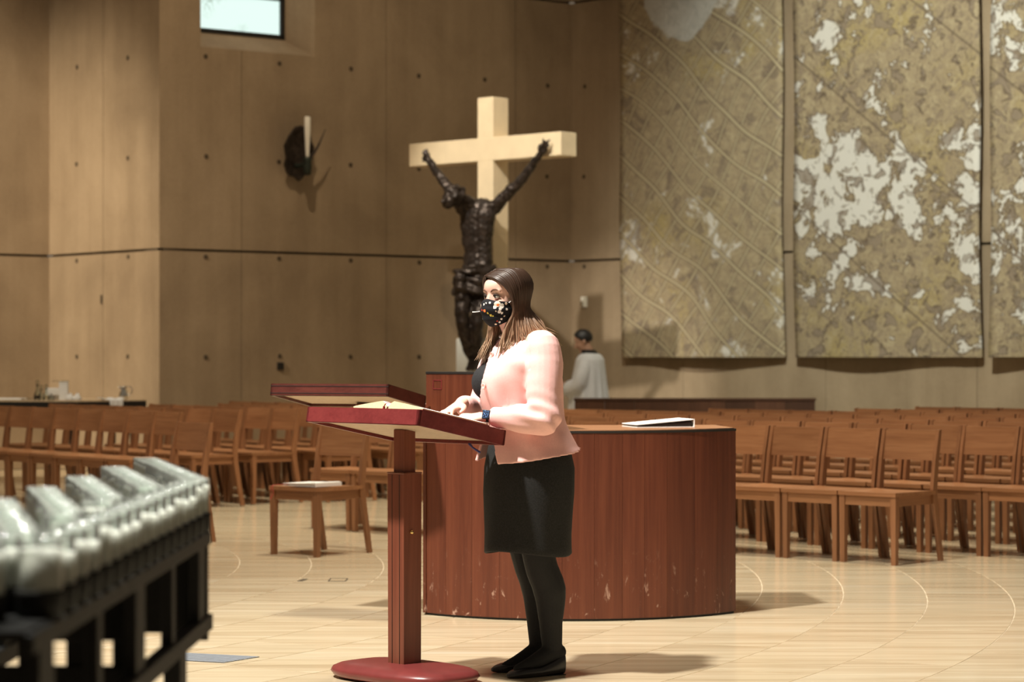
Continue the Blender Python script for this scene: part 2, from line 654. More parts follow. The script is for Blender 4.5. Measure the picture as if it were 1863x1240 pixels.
def frame_of(A, B):
    d = Vector((B[0] - A[0], B[1] - A[1], 0))
    L = d.length
    d.normalize()
    n = Vector((d.y, -d.x, 0))
    rz = math.atan2(d.y, d.x)
    return d, n, L, rz


def cut(rect, hole):
    x0, x1, z0, z1 = rect
    if hole is None:
        return [rect]
    a0, a1, b0, b1 = hole
    if a1 <= x0 or a0 >= x1 or b1 <= z0 or b0 >= z1:
        return [rect]
    out = []
    if a0 > x0:
        out.append((x0, a0, z0, z1))
    if a1 < x1:
        out.append((a1, x1, z0, z1))
    m0, m1 = max(x0, a0), min(x1, a1)
    if b0 > z0:
        out.append((m0, m1, z0, b0))
    if b1 < z1:
        out.append((m0, m1, b1, z1))
    return out


HOLE = bm_mesh('tie_hole', (lambda b: (bmesh.ops.create_cone(b, cap_ends=True, segments=12, radius1=0.030, radius2=0.024, depth=0.010, matrix=Matrix.Rotation(PI / 2, 4, 'X')), b)[1])(bmesh.new()))
HOLE.materials.append(M['hole'])


def wall(name, A, B, cols, label, holes_s, holes_z, hole=None, gap=0.018):
    """local frame: x along the wall, y into the room is negative, z up"""
    d, n, L, rz = frame_of(A, B)
    bm = bmesh.new()
    for r in cut((0, L, 0, 8.9), hole):
        add_box(bm, Vector(((r[0] + r[1]) / 2, 0.20, (r[2] + r[3]) / 2)), (r[1] - r[0], 0.30, r[3] - r[2]))
    wo = obj(name, bm_mesh(name, bm), M['joint'], None, (A[0], A[1], 0), (0, 0, rz))
    structure(wo, label)
    cs = [0.0] + list(cols) + [L]
    for zi in range(3):
        for ci in range(len(cs) - 1):
            lo = cs[ci] + (gap / 4 if ci else 0)
            hi = cs[ci + 1] - (gap / 4 if ci < len(cs) - 2 else 0)
            rect = (lo, hi, ZJ[zi] + (gap * 0.8 if zi else 0), ZJ[zi + 1] - gap * 0.8)
            bm = bmesh.new()
            for r in cut(rect, hole):
                add_box(bm, Vector(((r[0] + r[1]) / 2, 0.025, (r[2] + r[3]) / 2)), (r[1] - r[0], 0.05, r[3] - r[2]))
            obj('concrete_panel', bm_mesh('concrete_panel', bm), M['concrete'], wo)
    for s in holes_s:
        for z in holes_z:
            if hole and hole[0] - 0.05 < s < hole[1] + 0.05 and hole[2] - 0.05 < z < hole[3]:
                continue
            obj('tie_hole', HOLE, None, wo, (s + rng.normal(0, 0.006), -0.002, z + rng.normal(0, 0.006)))
    return wo


PA, PB, PC, PD = (-5.434, 28.4), (-3.869, 26.54), (0.74, 30.0), (7.436, 22.384)
P0 = (-10.43, 24.65)
HZ = [1.31, 2.42, 3.53, 4.64, 5.75, 6.86]
WIN = (0.515, 2.01, 4.75, 6.6)
wl = wall('wall_far_left', P0, PA, [1.0, 2.95, 4.9], 'shaded concrete wall at the far left edge', [5.3 - 0.96 * k for k in range(5)], HZ)
wb = wall('wall_left', PA, PB, [1.23], 'bright narrow concrete wall face behind the side table', [0.64, 1.77], HZ)
wr = wall('wall_back', PB, PC, [1.04, 2.998, 4.893], 'brown concrete wall behind the cross with a small window', [0.58 + 0.96 * k for k in range(6)], HZ, WIN)
wt = wall('wall_right', PC, PD, [1.94, 4.16, 6.25, 8.3], 'grey concrete wall behind the hanging tapestries', [0.23 + 0.985 * k for k in range(10)], [0.62] + HZ[1:])
# slot, outlet plate
obj('wall_slot', box_mesh('wall_slot', (1.20, -0.004, 1.96), (0.035, 0.012, 0.10)), M['hole'], wb)
obj('outlet_cover', box_mesh('outlet_cover', (1.545, -0.008, 1.20), (0.085, 0.02, 0.085), 0.004), M['black'], wr)

# window with splayed reveal
win = D.objects.new('window_1', None)
COL.objects.link(win)
win.location = wr.location
win.rotation_euler = wr.rotation_euler
structure(win, 'small bright window deep in the brown concrete wall')
a0, a1, b0, b1 = WIN
i0, i1, j0 = a0 + 0.05, a1 - 0.22, b0 + 0.20
DP = 0.30


def slab(name, q, thick, mat, par):
    """thin plate through four points, thickened backwards along its normal"""
    q = [Vector(p) for p in q]
    nn = (q[1] - q[0]).cross(q[2] - q[0]).normalized() * thick
    bm = bmesh.new()
    hexa(bm, [p - nn for p in q] + q)
    return obj(name, bm_mesh(name, bm), mat, par)


slab('sill', [(a0, 0, b0), (a1, 0, b0), (i1, DP, j0), (i0, DP, j0)], 0.05, M['concrete'], win)
slab('jamb', [(a1, 0, b0), (a1, 0, b1), (i1, DP, b1), (i1, DP, j0)], 0.05, M['concrete'], win)
slab('jamb', [(a0, 0, b1), (a0, 0, b0), (i0, DP, j0), (i0, DP, b1)], 0.05, M['concrete'], win)
bm = bmesh.new()
fw = 0.055
for c, s in ((((i0 + i1) / 2, DP + 0.03, j0 + fw / 2), (i1 - i0, 0.07, fw)), ((i1 - fw / 2, DP + 0.03, (j0 + b1) / 2), (fw, 0.07, b1 - j0)),
             ((i0 + fw / 2, DP + 0.03, (j0 + b1) / 2), (fw, 0.07, b1 - j0)), (((i0 + i1) / 2, DP + 0.03, b1 - fw / 2), (i1 - i0, 0.07, fw)),
             (((i0 + i1) / 2, DP + 0.02, j0 + 0.46), (i1 - i0, 0.05, 0.03))):
    add_box(bm, Vector(c), s)
obj('frame', bm_mesh('frame', bm), M['black'], win)


def daylight():
    t = NT('daylit_pane')
    v = t.coord((1, 1, 1))
    n1 = t.noise(v, 3.2, 6, 0.65, 1.2)
    n2 = t.noise(v, 1.4, 2)
    line = t.math('ABSOLUTE', t.math('SUBTRACT', n1, 0.5))
    k = t.ramp(line, [(0.0, (0.35, 0.40, 0.34)), (0.035, (1, 1, 1))])
    k2 = t.ramp(n2, [(0.46, (0, 0, 0)), (0.56, (1, 1, 1))])
    c = t.mix(k2, (0.90, 1.0, 0.97), k, 'MULTIPLY')
    c = t.mix(1.0, c, (0.88, 1.0, 0.96), 'MULTIPLY')
    t.l(c, t.b.inputs['Emission Color'])
    t.b.inputs['Emission Strength'].default_value = 0.80
    return t.done((0.1, 0.1, 0.1), 0.2)


M['pane'] = daylight()
for za, zb in ((j0 + fw, j0 + 0.445), (j0 + 0.475, b1 - fw)):
    obj('pane', box_mesh('pane', ((i0 + i1) / 2, DP + 0.035, (za + zb) / 2), (i1 - i0 - 2 * fw, 0.012, zb - za)), M['pane'], win)

# white wall plate with strobe
dW, nW, LW, rzW = frame_of(PC, PD)


def on_line(px, A, B):
    """where the sight line through column px meets the wall A-B (distance along it)"""
    k = (px - 931.5) / F_PX
    d, n, L, rz = frame_of(A, B)
    t = (k * A[1] - A[0]) / (d.x - k * d.y)
    return t, Vector((A[0] + d.x * t, A[1] + d.y * t, 0))


s, p = on_line(1064, PC, PD)
z = CAM_Z - (549 - HOR) * p.y / F_PX
wp = thing('wall_plate', 'small white plate with a strobe lens on the wall above the priest', 'wall plate', p + Vector((0, 0, z)) - nW * -0.0, rzW)
obj('plate', box_mesh('plate', (0, -0.012, 0), (0.10, 0.02, 0.13), 0.006, 2), M['plate'], wp)
obj('lens', box_mesh('lens', (-0.02, -0.032, -0.02), (0.045, 0.026, 0.06), 0.008, 2), M['silver'], wp)

# ------------------------------------------------------------------ tapestries (abstract woven hangings)
def tapestry_mat(name, mode, seed):
    t = NT(name)
    v = t.coord((1, 1, 1), loc=(seed * 7.3, 0, seed * 3.1))
    big = t.noise(v, 0.8, 5, 0.6, 0.6)
    mid = t.noise(v, 1.9, 8, 0.68, 0.5)
    fin = t.noise(v, 9, 6, 0.75, 1.0)
    vfn = t.noise(v, 34, 4, 0.7)
    tan, yel, gry, wht, dk = (0.33, 0.26, 0.165), (0.37, 0.29, 0.125), (0.235, 0.185, 0.14), (0.66, 0.64, 0.60), (0.125, 0.092, 0.065)
    pale = (0.44, 0.365, 0.235)
    c = t.mix(t.ramp(big, [(0.52, (0, 0, 0)), (0.64, (0.85,) * 3)]), tan, yel)
    c = t.mix(t.ramp(fin, [(0.50, (0, 0, 0)), (0.62, (0.75,) * 3)]), c, pale)
    c = t.mix(t.ramp(fin, [(0.36, (0.8,) * 3), (0.47, (0, 0, 0))]), c, gry)
    c = t.mix(t.ramp(vfn, [(0.34, (0.55,) * 3), (0.50, (0, 0, 0))]), c, gry)
    vd = t.coord((1, 1, 1), rot=(0, math.radians(-36), 0), loc=(seed * 2.2, 0, seed))
    nz = t.n('ShaderNodeTexNoise')
    nz.inputs['Scale'].default_value = 0.6 if mode == 'map' else 5.0
    nz.inputs['Detail'].default_value = 1 if mode == 'map' else 5
    t.l(v, nz.inputs['Vector'])
    vw = t.n('ShaderNodeVectorMath', operation='MULTIPLY_ADD')
    t.l(nz.outputs['Color'], vw.inputs[0])
    vw.inputs[1].default_value = (0.45, 0, 0.45) if mode == 'map' else (0.22, 0, 0.22)
    t.l(vd, vw.inputs[2])
    if mode == 'map':
        # faint street-like grid of raised cords
        sx = t.n('ShaderNodeSeparateXYZ')
        t.l(vw.outputs[0], sx.inputs[0])
        white = t.math('ADD', mid, t.math('MULTIPLY', t.math('SUBTRACT', big, 0.5), 0.5))
        c = t.mix(t.ramp(white, [(0.575, (0, 0, 0)), (0.63, (0.8,) * 3)]), c, wht)
        c = t.mix(t.ramp(t.noise(vd, 3.6, 7, 0.7, 0.8), [(0.53, (0, 0, 0)), (0.60, (0.7,) * 3)]), c, (0.17, 0.13, 0.10))
        for ch, per, wd, kk in ((0, 0.27, 0.06, 0.75), (2, 0.155, 0.05, 0.3), (2, 0.37, 0.045, 0.95)):
            m = t.math('ABSOLUTE', t.math('SUBTRACT', t.math('FRACT', t.math('DIVIDE', sx.outputs[ch], per)), 0.5))
            c = t.mix(t.ramp(m, [(wd * 1.2, (kk * 0.8,) * 3), (wd * 2.0, (0, 0, 0))]), c, dk)
            c = t.mix(t.ramp(m, [(wd * 0.7, (kk,) * 3), (wd * 1.1, (0, 0, 0))]), c, (0.44, 0.37, 0.24))
        # plain pale woven patch near the top
        tc = t.n('ShaderNodeTexCoord')
        vm = t.n('ShaderNodeVectorMath', operation='MULTIPLY_ADD')
        nz2 = t.n('ShaderNodeTexNoise')
        nz2.inputs['Scale'].default_value = 3.0
        t.l(tc.outputs['Object'], nz2.inputs['Vector'])
        t.l(nz2.outputs['Color'], vm.inputs[0])
        vm.inputs[1].default_value = (0.35, 0.0, 0.35)
        t.l(tc.outputs['Object'], vm.inputs[2])
        ds = t.n('ShaderNodeVectorMath', operation='DISTANCE')
        sc2 = t.n('ShaderNodeVectorMath', operation='MULTIPLY')
        sc2.inputs[1].default_value = (1.0, 0.0, 0.8)
        t.l(vm.outputs[0], sc2.inputs[0])
        t.l(sc2.outputs[0], ds.inputs[0])
        ds.inputs[1].default_value = (1.25, 0.0, 3.72)
        c = t.mix(t.ramp(ds.outputs['Value'], [(0.60, (0.85,) * 3), (0.63, (0, 0, 0))]), c, t.ramp(fin, [(0.3, (0.42, 0.42, 0.40)), (0.7, (0.62, 0.62, 0.60))]))
    else:
        vor = t.n('ShaderNodeTexVoronoi', feature='DISTANCE_TO_EDGE')
        vor.inputs['Scale'].default_value = 0.8
        fl2 = t.n('ShaderNodeVectorMath', operation='MULTIPLY')
        fl2.inputs[1].default_value = (0.7, 0.0, 1.5)
        t.l(vw.outputs[0], fl2.inputs[0])
        t.l(fl2.outputs[0], vor.inputs['Vector'])
        # pale river-like bands along cell edges, broken up by noise and by islands
        isl = t.noise(vw.outputs[0], 4.6, 5, 0.6, 0.5)
        wide = t.math('ADD', t.math('MULTIPLY', vor.outputs['Distance'], 0.6), t.math('MULTIPLY', t.math('SUBTRACT', mid, 0.49), 1.5))
        wide = t.math('ADD', wide, t.math('MULTIPLY', t.math('SUBTRACT', isl, 0.46), 0.7))
        lay = t.noise(t.coord((1, 1, 1), loc=(seed, 0, seed * 2)), 0.45, 2)
        wide = t.math('ADD', wide, t.math('MULTIPLY', t.math('SUBTRACT', 0.52, lay), 0.8))
        c = t.mix(t.ramp(wide, [(0.0, (0.9,) * 3), (0.05, (0, 0, 0))]), c, wht)
        line = t.math('ABSOLUTE', t.math('SUBTRACT', wide, 0.055))
        c = t.mix(t.ramp(line, [(0.012, (0.8,) * 3), (0.035, (0, 0, 0))]), c, dk)
        # pebbles with dark outlines
        for sc3, th3, kk in ((5.6, 0.605, 0.8), (11.0, 0.62, 0.6)):
            pb = t.noise(vw.outputs[0], sc3, 2, 0.45, 0.3)
            ring = t.math('ABSOLUTE', t.math('SUBTRACT', pb, th3))
            c = t.mix(t.ramp(pb, [(th3, (0, 0, 0)), (th3 + 0.02, (kk,) * 3)]), c, gry)
            c = t.mix(t.ramp(ring, [(0.010, (kk,) * 3), (0.025, (0, 0, 0))]), c, dk)
        # long straight dark seams across the cloth
        sx = t.n('ShaderNodeSeparateXYZ')
        t.l(vd, sx.inputs[0])
        m = t.math('ABSOLUTE', t.math('SUBTRACT', t.math('FRACT', t.math('DIVIDE', sx.outputs[2], 1.35)), 0.5))
        c = t.mix(t.ramp(m, [(0.006, (0.7,) * 3), (0.012, (0, 0, 0))]), c, dk)
    t.bump(fin, 0.25, 0.01)
    return t.done(c, 0.9, 0, 0.15)


def tapestry(px0, px1, mode, seed, label):
    off = 0.13
    A2 = (PC[0] + nW.x * off, PC[1] + nW.y * off)
    B2 = (PD[0] + nW.x * off, PD[1] + nW.y * off)
    s0, p0 = on_line(px0, A2, B2)
    s1, p1 = on_line(px1, A2, B2)
    wdt = s1 - s0
    nx, nz = 28, 60
    H = 7.2
    V, F = [], []
    for k in range(nz + 1):
        for i in range(nx + 1):
            u, q = i / nx, k / nz
            zz = H * q ** 1.6
            amp = 0.028 * math.exp(-zz / 0.9) + 0.007
            y = amp * math.sin(u * 7.0 + seed) + 0.02 * math.exp(-((1 - u) / 0.05) ** 2) * math.exp(-zz / 0.5)
            x = u * wdt + (0.012 * math.sin(zz * 2.2 + seed) if i in (0, nx) else 0)
            V.append((x, y, zz))
    for k in range(nz):
        for i in range(nx):
            a = k * (nx + 1) + i
            F.append((a, a + 1, a + nx + 2, a + nx + 1))
    me = new_mesh('tapestry', V, F, True)
    bm = bmesh.new()
    bm.from_mesh(me)
    bmesh.ops.solidify(bm, geom=bm.faces[:], thickness=0.035)
    bm.to_mesh(me)
    bm.free()
    zb = CAM_Z - (650 - HOR) * (p0.y + p1.y) / 2 / F_PX
    o = obj('tapestry', me, tapestry_mat('woven_' + mode + str(seed), mode, seed), None, (p0.x, p0.y, zb), (0, 0, rzW))
    tag(o, label, 'tapestry', 'woven hangings on the right wall')


tapestry(1127, 1420, 'map', 1, 'tapestry with faint diagonal grid lines and a pale patch at its top')
tapestry(1443, 1780, 'earth', 2, 'middle tapestry with white river-like blotches on tan and yellow')
tapestry(1803, 2080, 'earth', 5, 'tapestry cut off by the right edge of the picture')
# ------------------------------------------------------------------ ambo (curved wooden desk)
ARC_C = Vector((0.318, 13.16))
ARC_R = 1.09
aL = math.atan2(12.36 - ARC_C.y, -0.455 - ARC_C.x)
aR = math.atan2(12.50 - ARC_C.y, 1.104 - ARC_C.x)


def arc_pt(a, r=ARC_R):
    return (ARC_C.x + r * math.cos(a), ARC_C.y + r * math.sin(a))


am = thing('ambo', 'curved reddish-brown wooden desk standing behind the woman', 'desk', (0.318, 12.5, 0))
off = Vector((-0.318, -12.5, 0))


def amb(name, bm, mat, par=None):
    for v in bm.verts:
        v.co += off
    return obj(name, bm_mesh(name, bm), mat, par or am)


cutsp = [0.0, 0.075, 0.165, 0.25, 0.345, 0.43, 0.52, 0.60, 0.665, 0.735, 0.83, 0.915, 1.0]
TALL = 5          # the first boards rise to the tall reading front
for i in range(len(cutsp) - 1):
    a, b = aL + (aR - aL) * cutsp[i], aL + (aR - aL) * cutsp[i + 1]
    gp = 0.0005
    n = 5
    outer = [arc_pt(a + gp + (b - a - 2 * gp) * k / n) for k in range(n + 1)]
    inner = [arc_pt(a + gp + (b - a - 2 * gp) * k / n, ARC_R - 0.03) for k in range(n, -1, -1)]
    bm = bmesh.new()
    add_prism(bm, outer + inner, 0.012, 1.232 if i < TALL else 0.938)
    amb('veneer_panel', bm, M['ambo'])
n = 24
core = [arc_pt(aL + (aR - aL) * k / n, ARC_R - 0.032) for k in range(n + 1)]
BACK = 12.98
core = core + [(1.09, BACK), (-0.44, BACK)]
bm = bmesh.new()
add_prism(bm, core, 0.0, 0.936)
amb('carcass', bm, M['black'])
full = [arc_pt(aL + (aR - aL) * k / n, ARC_R + 0.003) for k in range(n + 1)] + [(1.107, BACK), (-0.458, BACK)]
bm = bmesh.new()
add_prism(bm, full, 0.938, 0.950)
amb('desk_edge', bm, M['black'])
bm = bmesh.new()
inset = [arc_pt(aL + (aR - aL) * k / n, ARC_R - 0.012) for k in range(n + 1)] + [(1.09, BACK - 0.015), (-0.44, BACK - 0.015)]
add_prism(bm, inset, 0.950, 0.954)
amb('desk_top', bm, M['ambo_top'])
aT = aL + (aR - aL) * cutsp[TALL]
tallc = [arc_pt(aL + (aT - aL) * k / 10, ARC_R - 0.031) for k in range(11)] + [(0.14, 12.62), (-0.44, 12.74)]
bm = bmesh.new()
add_prism(bm, tallc, 0.954, 1.232)
amb('tall_front', bm, M['ambo'])
bm = bmesh.new()
tallt = [arc_pt(aL + (aT - aL) * k / 10, ARC_R + 0.003) for k in range(11)] + [(0.155, 12.635), (-0.455, 12.755)]
add_prism(bm, tallt, 1.232, 1.242)
amb('tall_edge', bm, M['black'])
for x0, x1, flat in ((-0.455, -0.44, 0), (1.09, 1.105, 0)):
    bm = bmesh.new()
    ya = 12.37 if x0 < 0 else 12.51
    add_box(bm, Vector(((x0 + x1) / 2, (ya + BACK) / 2, 0.475)), (0.015, BACK - ya, 0.925))
    amb('side_panel', bm, M['ambo'])
bm = bmesh.new()
add_prism(bm, [arc_pt(aL + (aR - aL) * k / n, ARC_R - 0.012) for k in range(n + 1)] + [(1.09, BACK - 0.02), (-0.44, BACK - 0.02)], 0.0, 0.012)
amb('plinth_strip', bm, M['black'])
# inlaid square on the tall front
a = aL + (aR - aL) * 0.045
p = Vector((*arc_pt(a, ARC_R + 0.001), 1.178))
tdir = Vector((-math.sin(a), math.cos(a), 0))
bm = bmesh.new()
for du, dz, su, sz in ((0, 0.022, 0.06, 0.004), (0, -0.022, 0.06, 0.004), (-0.028, 0, 0.004, 0.044), (0.028, 0, 0.004, 0.044)):
    add_box(bm, p + tdir * du + Vector((0, 0, dz)), (su, 0.003, sz), Matrix.Rotation(math.atan2(tdir.y, tdir.x), 3, 'Z'))
amb('inlay', bm, M['lect'])
am.children[0]['label'] = 'reddish veneer board'


def desk(par, P2, P1, P3, th, mats, panel=True):
    """sloping reading desk: P2 near corner, P1 front far corner, P3 reader side corner (underside)"""
    P2, P1, P3 = Vector(P2), Vector(P1), Vector(P3)
    e1, e2 = P1 - P2, P3 - P2
    nn = e2.cross(e1).normalized()
    if nn.z < 0:
        nn = -nn
    up = nn * th
    u1, u2 = e1.normalized(), e2.normalized()
    q = lambda a, b, h: P2 + e1 * a + e2 * b + nn * h
    rimw = 0.016
    names = []
    for c0, c1, dirw in (((0, 0), (1, 0), u2), ((0, 0), (0, 1), u1), ((1, 0), (1, 1), -u1), ((0, 1), (1, 1), -u2)):
        a, b = q(*c0, 0), q(*c1, 0)
        inn = dirw * rimw
        bm = bmesh.new()
        hexa(bm, [a, b, b + inn, a + inn, a + up, b + up, b + inn + up, a + inn + up])
        bmesh.ops.recalc_face_normals(bm, faces=bm.faces[:])
        bmesh.ops.bevel(bm, geom=bm.edges[:], offset=0.0025, segments=2, affect='EDGES')
        o = obj('edge_board', bm_mesh('edge_board', bm), mats[0], par)
        names.append(o)
    m1, m2 = u1 * rimw, u2 * rimw
    bm = bmesh.new()
    cs = [q(0, 0, 0) + m1 + m2, q(1, 0, 0) - m1 + m2, q(1, 1, 0) - m1 - m2, q(0, 1, 0) + m1 - m2]
    hexa(bm, [c + nn * 0.014 for c in cs] + [c + nn * 0.024 for c in cs])
    obj('underside_panel', bm_mesh('underside_panel', bm), mats[1], par)['label'] = 'pale underside board'
    bm = bmesh.new()
    hexa(bm, [c + nn * (th - 0.012) for c in cs] + [c + nn * (th - 0.001) for c in cs])
    obj('desk_surface', bm_mesh('desk_surface', bm), mats[0], par)
    return q, nn


# ------------------------------------------------------------------ reading desk carried by the ambo
rd = thing('side_reading_desk', 'dimly lit mahogany sloping desk top seen behind the lectern', 'reading desk', (-0.83, 12.3, 0))
rd_par = D.objects.new('desk_board', None)
tmp = Vector(rd.location)
desk_q, nn2 = desk(rd, Vector((-0.613, 11.95, 1.124)) - tmp, Vector((-1.225, 12.235, 1.124)) - tmp, Vector((-0.441, 12.32, 1.060)) - tmp, 0.062, (M['lect_dim'], M['lect_under']))
D.objects.remove(rd_par)
bm = bmesh.new()
add_box(bm, Vector((-0.60, 12.42, 1.055)) - tmp, (0.40, 0.08, 0.05), Matrix.Rotation(math.radians(5), 3, 'Z'), 0.004)
obj('bracket_arm', bm_mesh('bracket_arm', bm), M['lect_z'], rd)
bm = bmesh.new()
for hh in (0.012, 0.048):
    a = desk_q(0, 0, hh) - Vector((0.0, 0.002, 0))
    b = desk_q(1, 0, hh) - Vector((0.0, 0.002, 0))
    dv = (b - a).normalized()
    hexa(bm, [a, b, b + Vector((0, 0.004, 0)), a + Vector((0, 0.004, 0)), a + nn2 * 0.003, b + nn2 * 0.003, b + nn2 * 0.003 + Vector((0, 0.004, 0)), a + nn2 * 0.003 + Vector((0, 0.004, 0))])
obj('edge_groove', bm_mesh('edge_groove', bm), M['black'], rd)

# ------------------------------------------------------------------ lectern
LX, LY = -0.440, 9.905
le = thing('lectern', 'mahogany lectern with sloping top and rounded base in the foreground', 'lectern', (LX, LY, 0))
LO = Vector((LX, LY, 0))
P2, P1, P3 = Vector((-0.371, 9.50, 1.053)), Vector((-0.850, 9.95, 1.055)), Vector((-0.030, 9.85, 0.960))
TH = 0.063
lq, ln_ = desk(le, P2 - LO, P1 - LO, P3 - LO, TH, (M['lect'], M['lect_under']))
R45 = Matrix.Rotation(math.radians(45), 3, 'Z')
bm = bmesh.new()
add_box(bm, Vector((0, 0, 0.905)), (0.065, 0.065, 0.24), R45, 0.003)
obj('inner_column', bm_mesh('inner_column', bm), M['lect_z'], le)
# tapering sleeve in grooved strips
bm = bmesh.new()
hb, ht, zb, zt = 0.0475, 0.0490, 0.062, 0.845
cs = [R45 @ Vector((sx, sy, 0)) for sx, sy in ((-1, -1), (1, -1), (1, 1), (-1, 1))]
hexa(bm, [c * hb + Vector((0, 0, zb)) for c in cs] + [c * ht + Vector((0, 0, zt)) for c in cs])
obj('sleeve', bm_mesh('sleeve', bm), M['lect_z'], le)
bm = bmesh.new()
add_box(bm, Vector((0, 0, zt + 0.002)), (0.104, 0.104, 0.006), R45, 0.002)
obj('sleeve_cap', bm_mesh('sleeve_cap', bm), M['lect_z'], le)
bm = bmesh.new()
for k in (-0.022, 0.022):
    add_box(bm, R45 @ Vector((0.0, k, 0)) + Vector((0, 0, 0.455)), (0.0992, 0.0022, 0.77), R45)
obj('groove', bm_mesh('groove', bm), M['black'], le)
v, f = ellipsoid(R45 @ Vector((-0.008, -0.051, 0)) + Vector((0, 0, 0.607)), (0.009, 0.009, 0.009))
obj('brass_knob', new_mesh('brass_knob', v, f, True), M['gold'], le)['label'] = 'small brass knob'
# pebble-shaped base, long side along the desk front
secs = []
for z, k in ((0.004, 0.86), (0.012, 0.95), (0.030, 1.0), (0.046, 0.965), (0.058, 0.86), (0.066, 0.68), (0.070, 0.40), (0.071, 0.1)):
    d = Vector((0.729, -0.684, 0))
    e = Vector((0.684, 0.729, 0))
    secs.append(((0, 0, z), d * 0.335 * (1 - (1 - k) * 0.8), e * 0.205 * k, 3.0))
v, f = rings(secs, 56)
obj('base', new_mesh('base', v, f, True), M['lect_base'], le)
# blue clip under the desk
cp = tube([lq(0.25, 0.93, -0.004), lq(0.22, 0.93, -0.018), lq(0.17, 0.95, -0.034)], [0.006, 0.004, 0.005], 8)
obj('cable_clip', new_mesh('cable_clip', *cp, True), M['blue'], le)['label'] = 'small blue clip under the desk'

# ------------------------------------------------------------------ open book on the lectern
tb = lambda a, b, h: lq(a, b, TH + h) + LO
u1, u2 = (P1 - P2).normalized(), (P3 - P2).normalized()
n3 = ln_
Bc = tb(0.325, 0.425, 0.0)
bk = thing('open_book', 'large open book with gilt page edges lying on the lectern', 'book', Bc)
bw, bh = 0.200, 0.365       # one half-width across the desk, height down the slope


def book_half(sgn):
    prof = []
    N = 12
    for i in range(N + 1):
        t = i / N
        prof.append((sgn * t * bw, 0.010 + 0.030 * min(1, t / 0.16) ** 0.7 * (1 - t) ** 0.85))
    V, F = [], []
    for x, h in prof:
        for y in (-bh / 2, bh / 2):
            V.append(u1 * x + u2 * y + n3 * 0.005)
            V.append(u1 * x + u2 * y + n3 * h)
    for i in range(N):
        k = i * 4
        F += [(k, k + 4, k + 5, k + 1), (k + 3, k + 7, k + 6, k + 2), (k + 1, k + 5, k + 7, k + 3), (k, k + 2, k + 6, k + 4)]
    F += [(0, 1, 3, 2), (N * 4, N * 4 + 2, N * 4 + 3, N * 4 + 1)]
    return V, F


for sgn in (1, -1):
    v, f = book_half(sgn)
    bm = bmesh.new()
    bm.from_mesh(new_mesh('pages', v, f))
    me = bm_mesh('pages', bm)
    me.materials.append(M['cream'])
    me.materials.append(M['paper'])
    for p in me.polygons:
        if p.normal.dot(n3) > 0.55:
            p.material_index = 1
    obj('pages', me, None, bk)
bm = bmesh.new()
a = [u1 * sx * (bw + 0.008) + u2 * sy * (bh / 2 + 0.007) for sx, sy in ((-1, -1), (1, -1), (1, 1), (-1, 1))]
hexa(bm, [q for q in a] + [q + n3 * 0.004 for q in a])
obj('cover', bm_mesh('cover', bm), M['cover'], bk)
rp = [u2 * (-bh / 2 + 0.06) + n3 * 0.030 + u1 * 0.006, u2 * (-bh / 2 - 0.002) + n3 * 0.028, u2 * (-bh / 2 - 0.012) + n3 * 0.016 - u1 * -0.006, u2 * (-bh / 2 - 0.012) + n3 * 0.004 - u1 * -0.008]
obj('ribbon', new_mesh('ribbon', *tube(rp, 0.005, 8, 0.25, side=n3, per=4)), M['red'], bk)['label'] = 'red ribbon marker'

# ------------------------------------------------------------------ binders
def binder(name, label, loc, rz, w_, d_, tilt=0.045):
    b = thing(name, label, 'binder', loc, rz)
    bm = bmesh.new()
    add_box(bm, Vector((0, 0, 0.003)), (w_, d_, 0.004))
    obj('lower_cover', bm_mesh('lower_cover', bm), M['paper'], b)
    bm = bmesh.new()
    hexa(bm, [(-w_ / 2, -d_ / 2, 0.008), (w_ / 2 - 0.01, -d_ / 2, 0.008), (w_ / 2 - 0.01, d_ / 2, 0.008), (-w_ / 2, d_ / 2, 0.008),
              (-w_ / 2, -d_ / 2, 0.012), (w_ / 2 - 0.01, -d_ / 2, 0.030), (w_ / 2 - 0.01, d_ / 2, 0.030), (-w_ / 2, d_ / 2, 0.012)])
    for v_ in bm.verts:
        v_.co.x *= 0.97
        v_.co.y *= 0.96
    obj('sheets_or_gap_shade', bm_mesh('sheets_or_gap_shade', bm), M['black'] if tilt > 0.03 else M['paper'], b)  # black filling paints the shaded gap between the covers; paper means real pages
    bm = bmesh.new()
    hexa(bm, [(-w_ / 2, -d_ / 2, 0.014), (w_ / 2, -d_ / 2, tilt), (w_ / 2, d_ / 2, tilt), (-w_ / 2, d_ / 2, 0.014),
              (-w_ / 2, -d_ / 2, 0.018), (w_ / 2, -d_ / 2, tilt + 0.004), (w_ / 2, d_ / 2, tilt + 0.004), (-w_ / 2, d_ / 2, 0.018)])
    obj('upper_cover', bm_mesh('upper_cover', bm), M['paper'], b)
    bm = bmesh.new()
    add_box(bm, Vector((w_ / 2, 0, tilt / 2 + 0.002)), (0.004, d_, tilt + 0.003))
    obj('spine', bm_mesh('spine', bm), M['paper'], b)
    return b


binder('white_binder', 'white ring binder lying flat on the curved desk', (0.76, 12.60, 0.954), math.radians(14), 0.31, 0.27, 0.040)

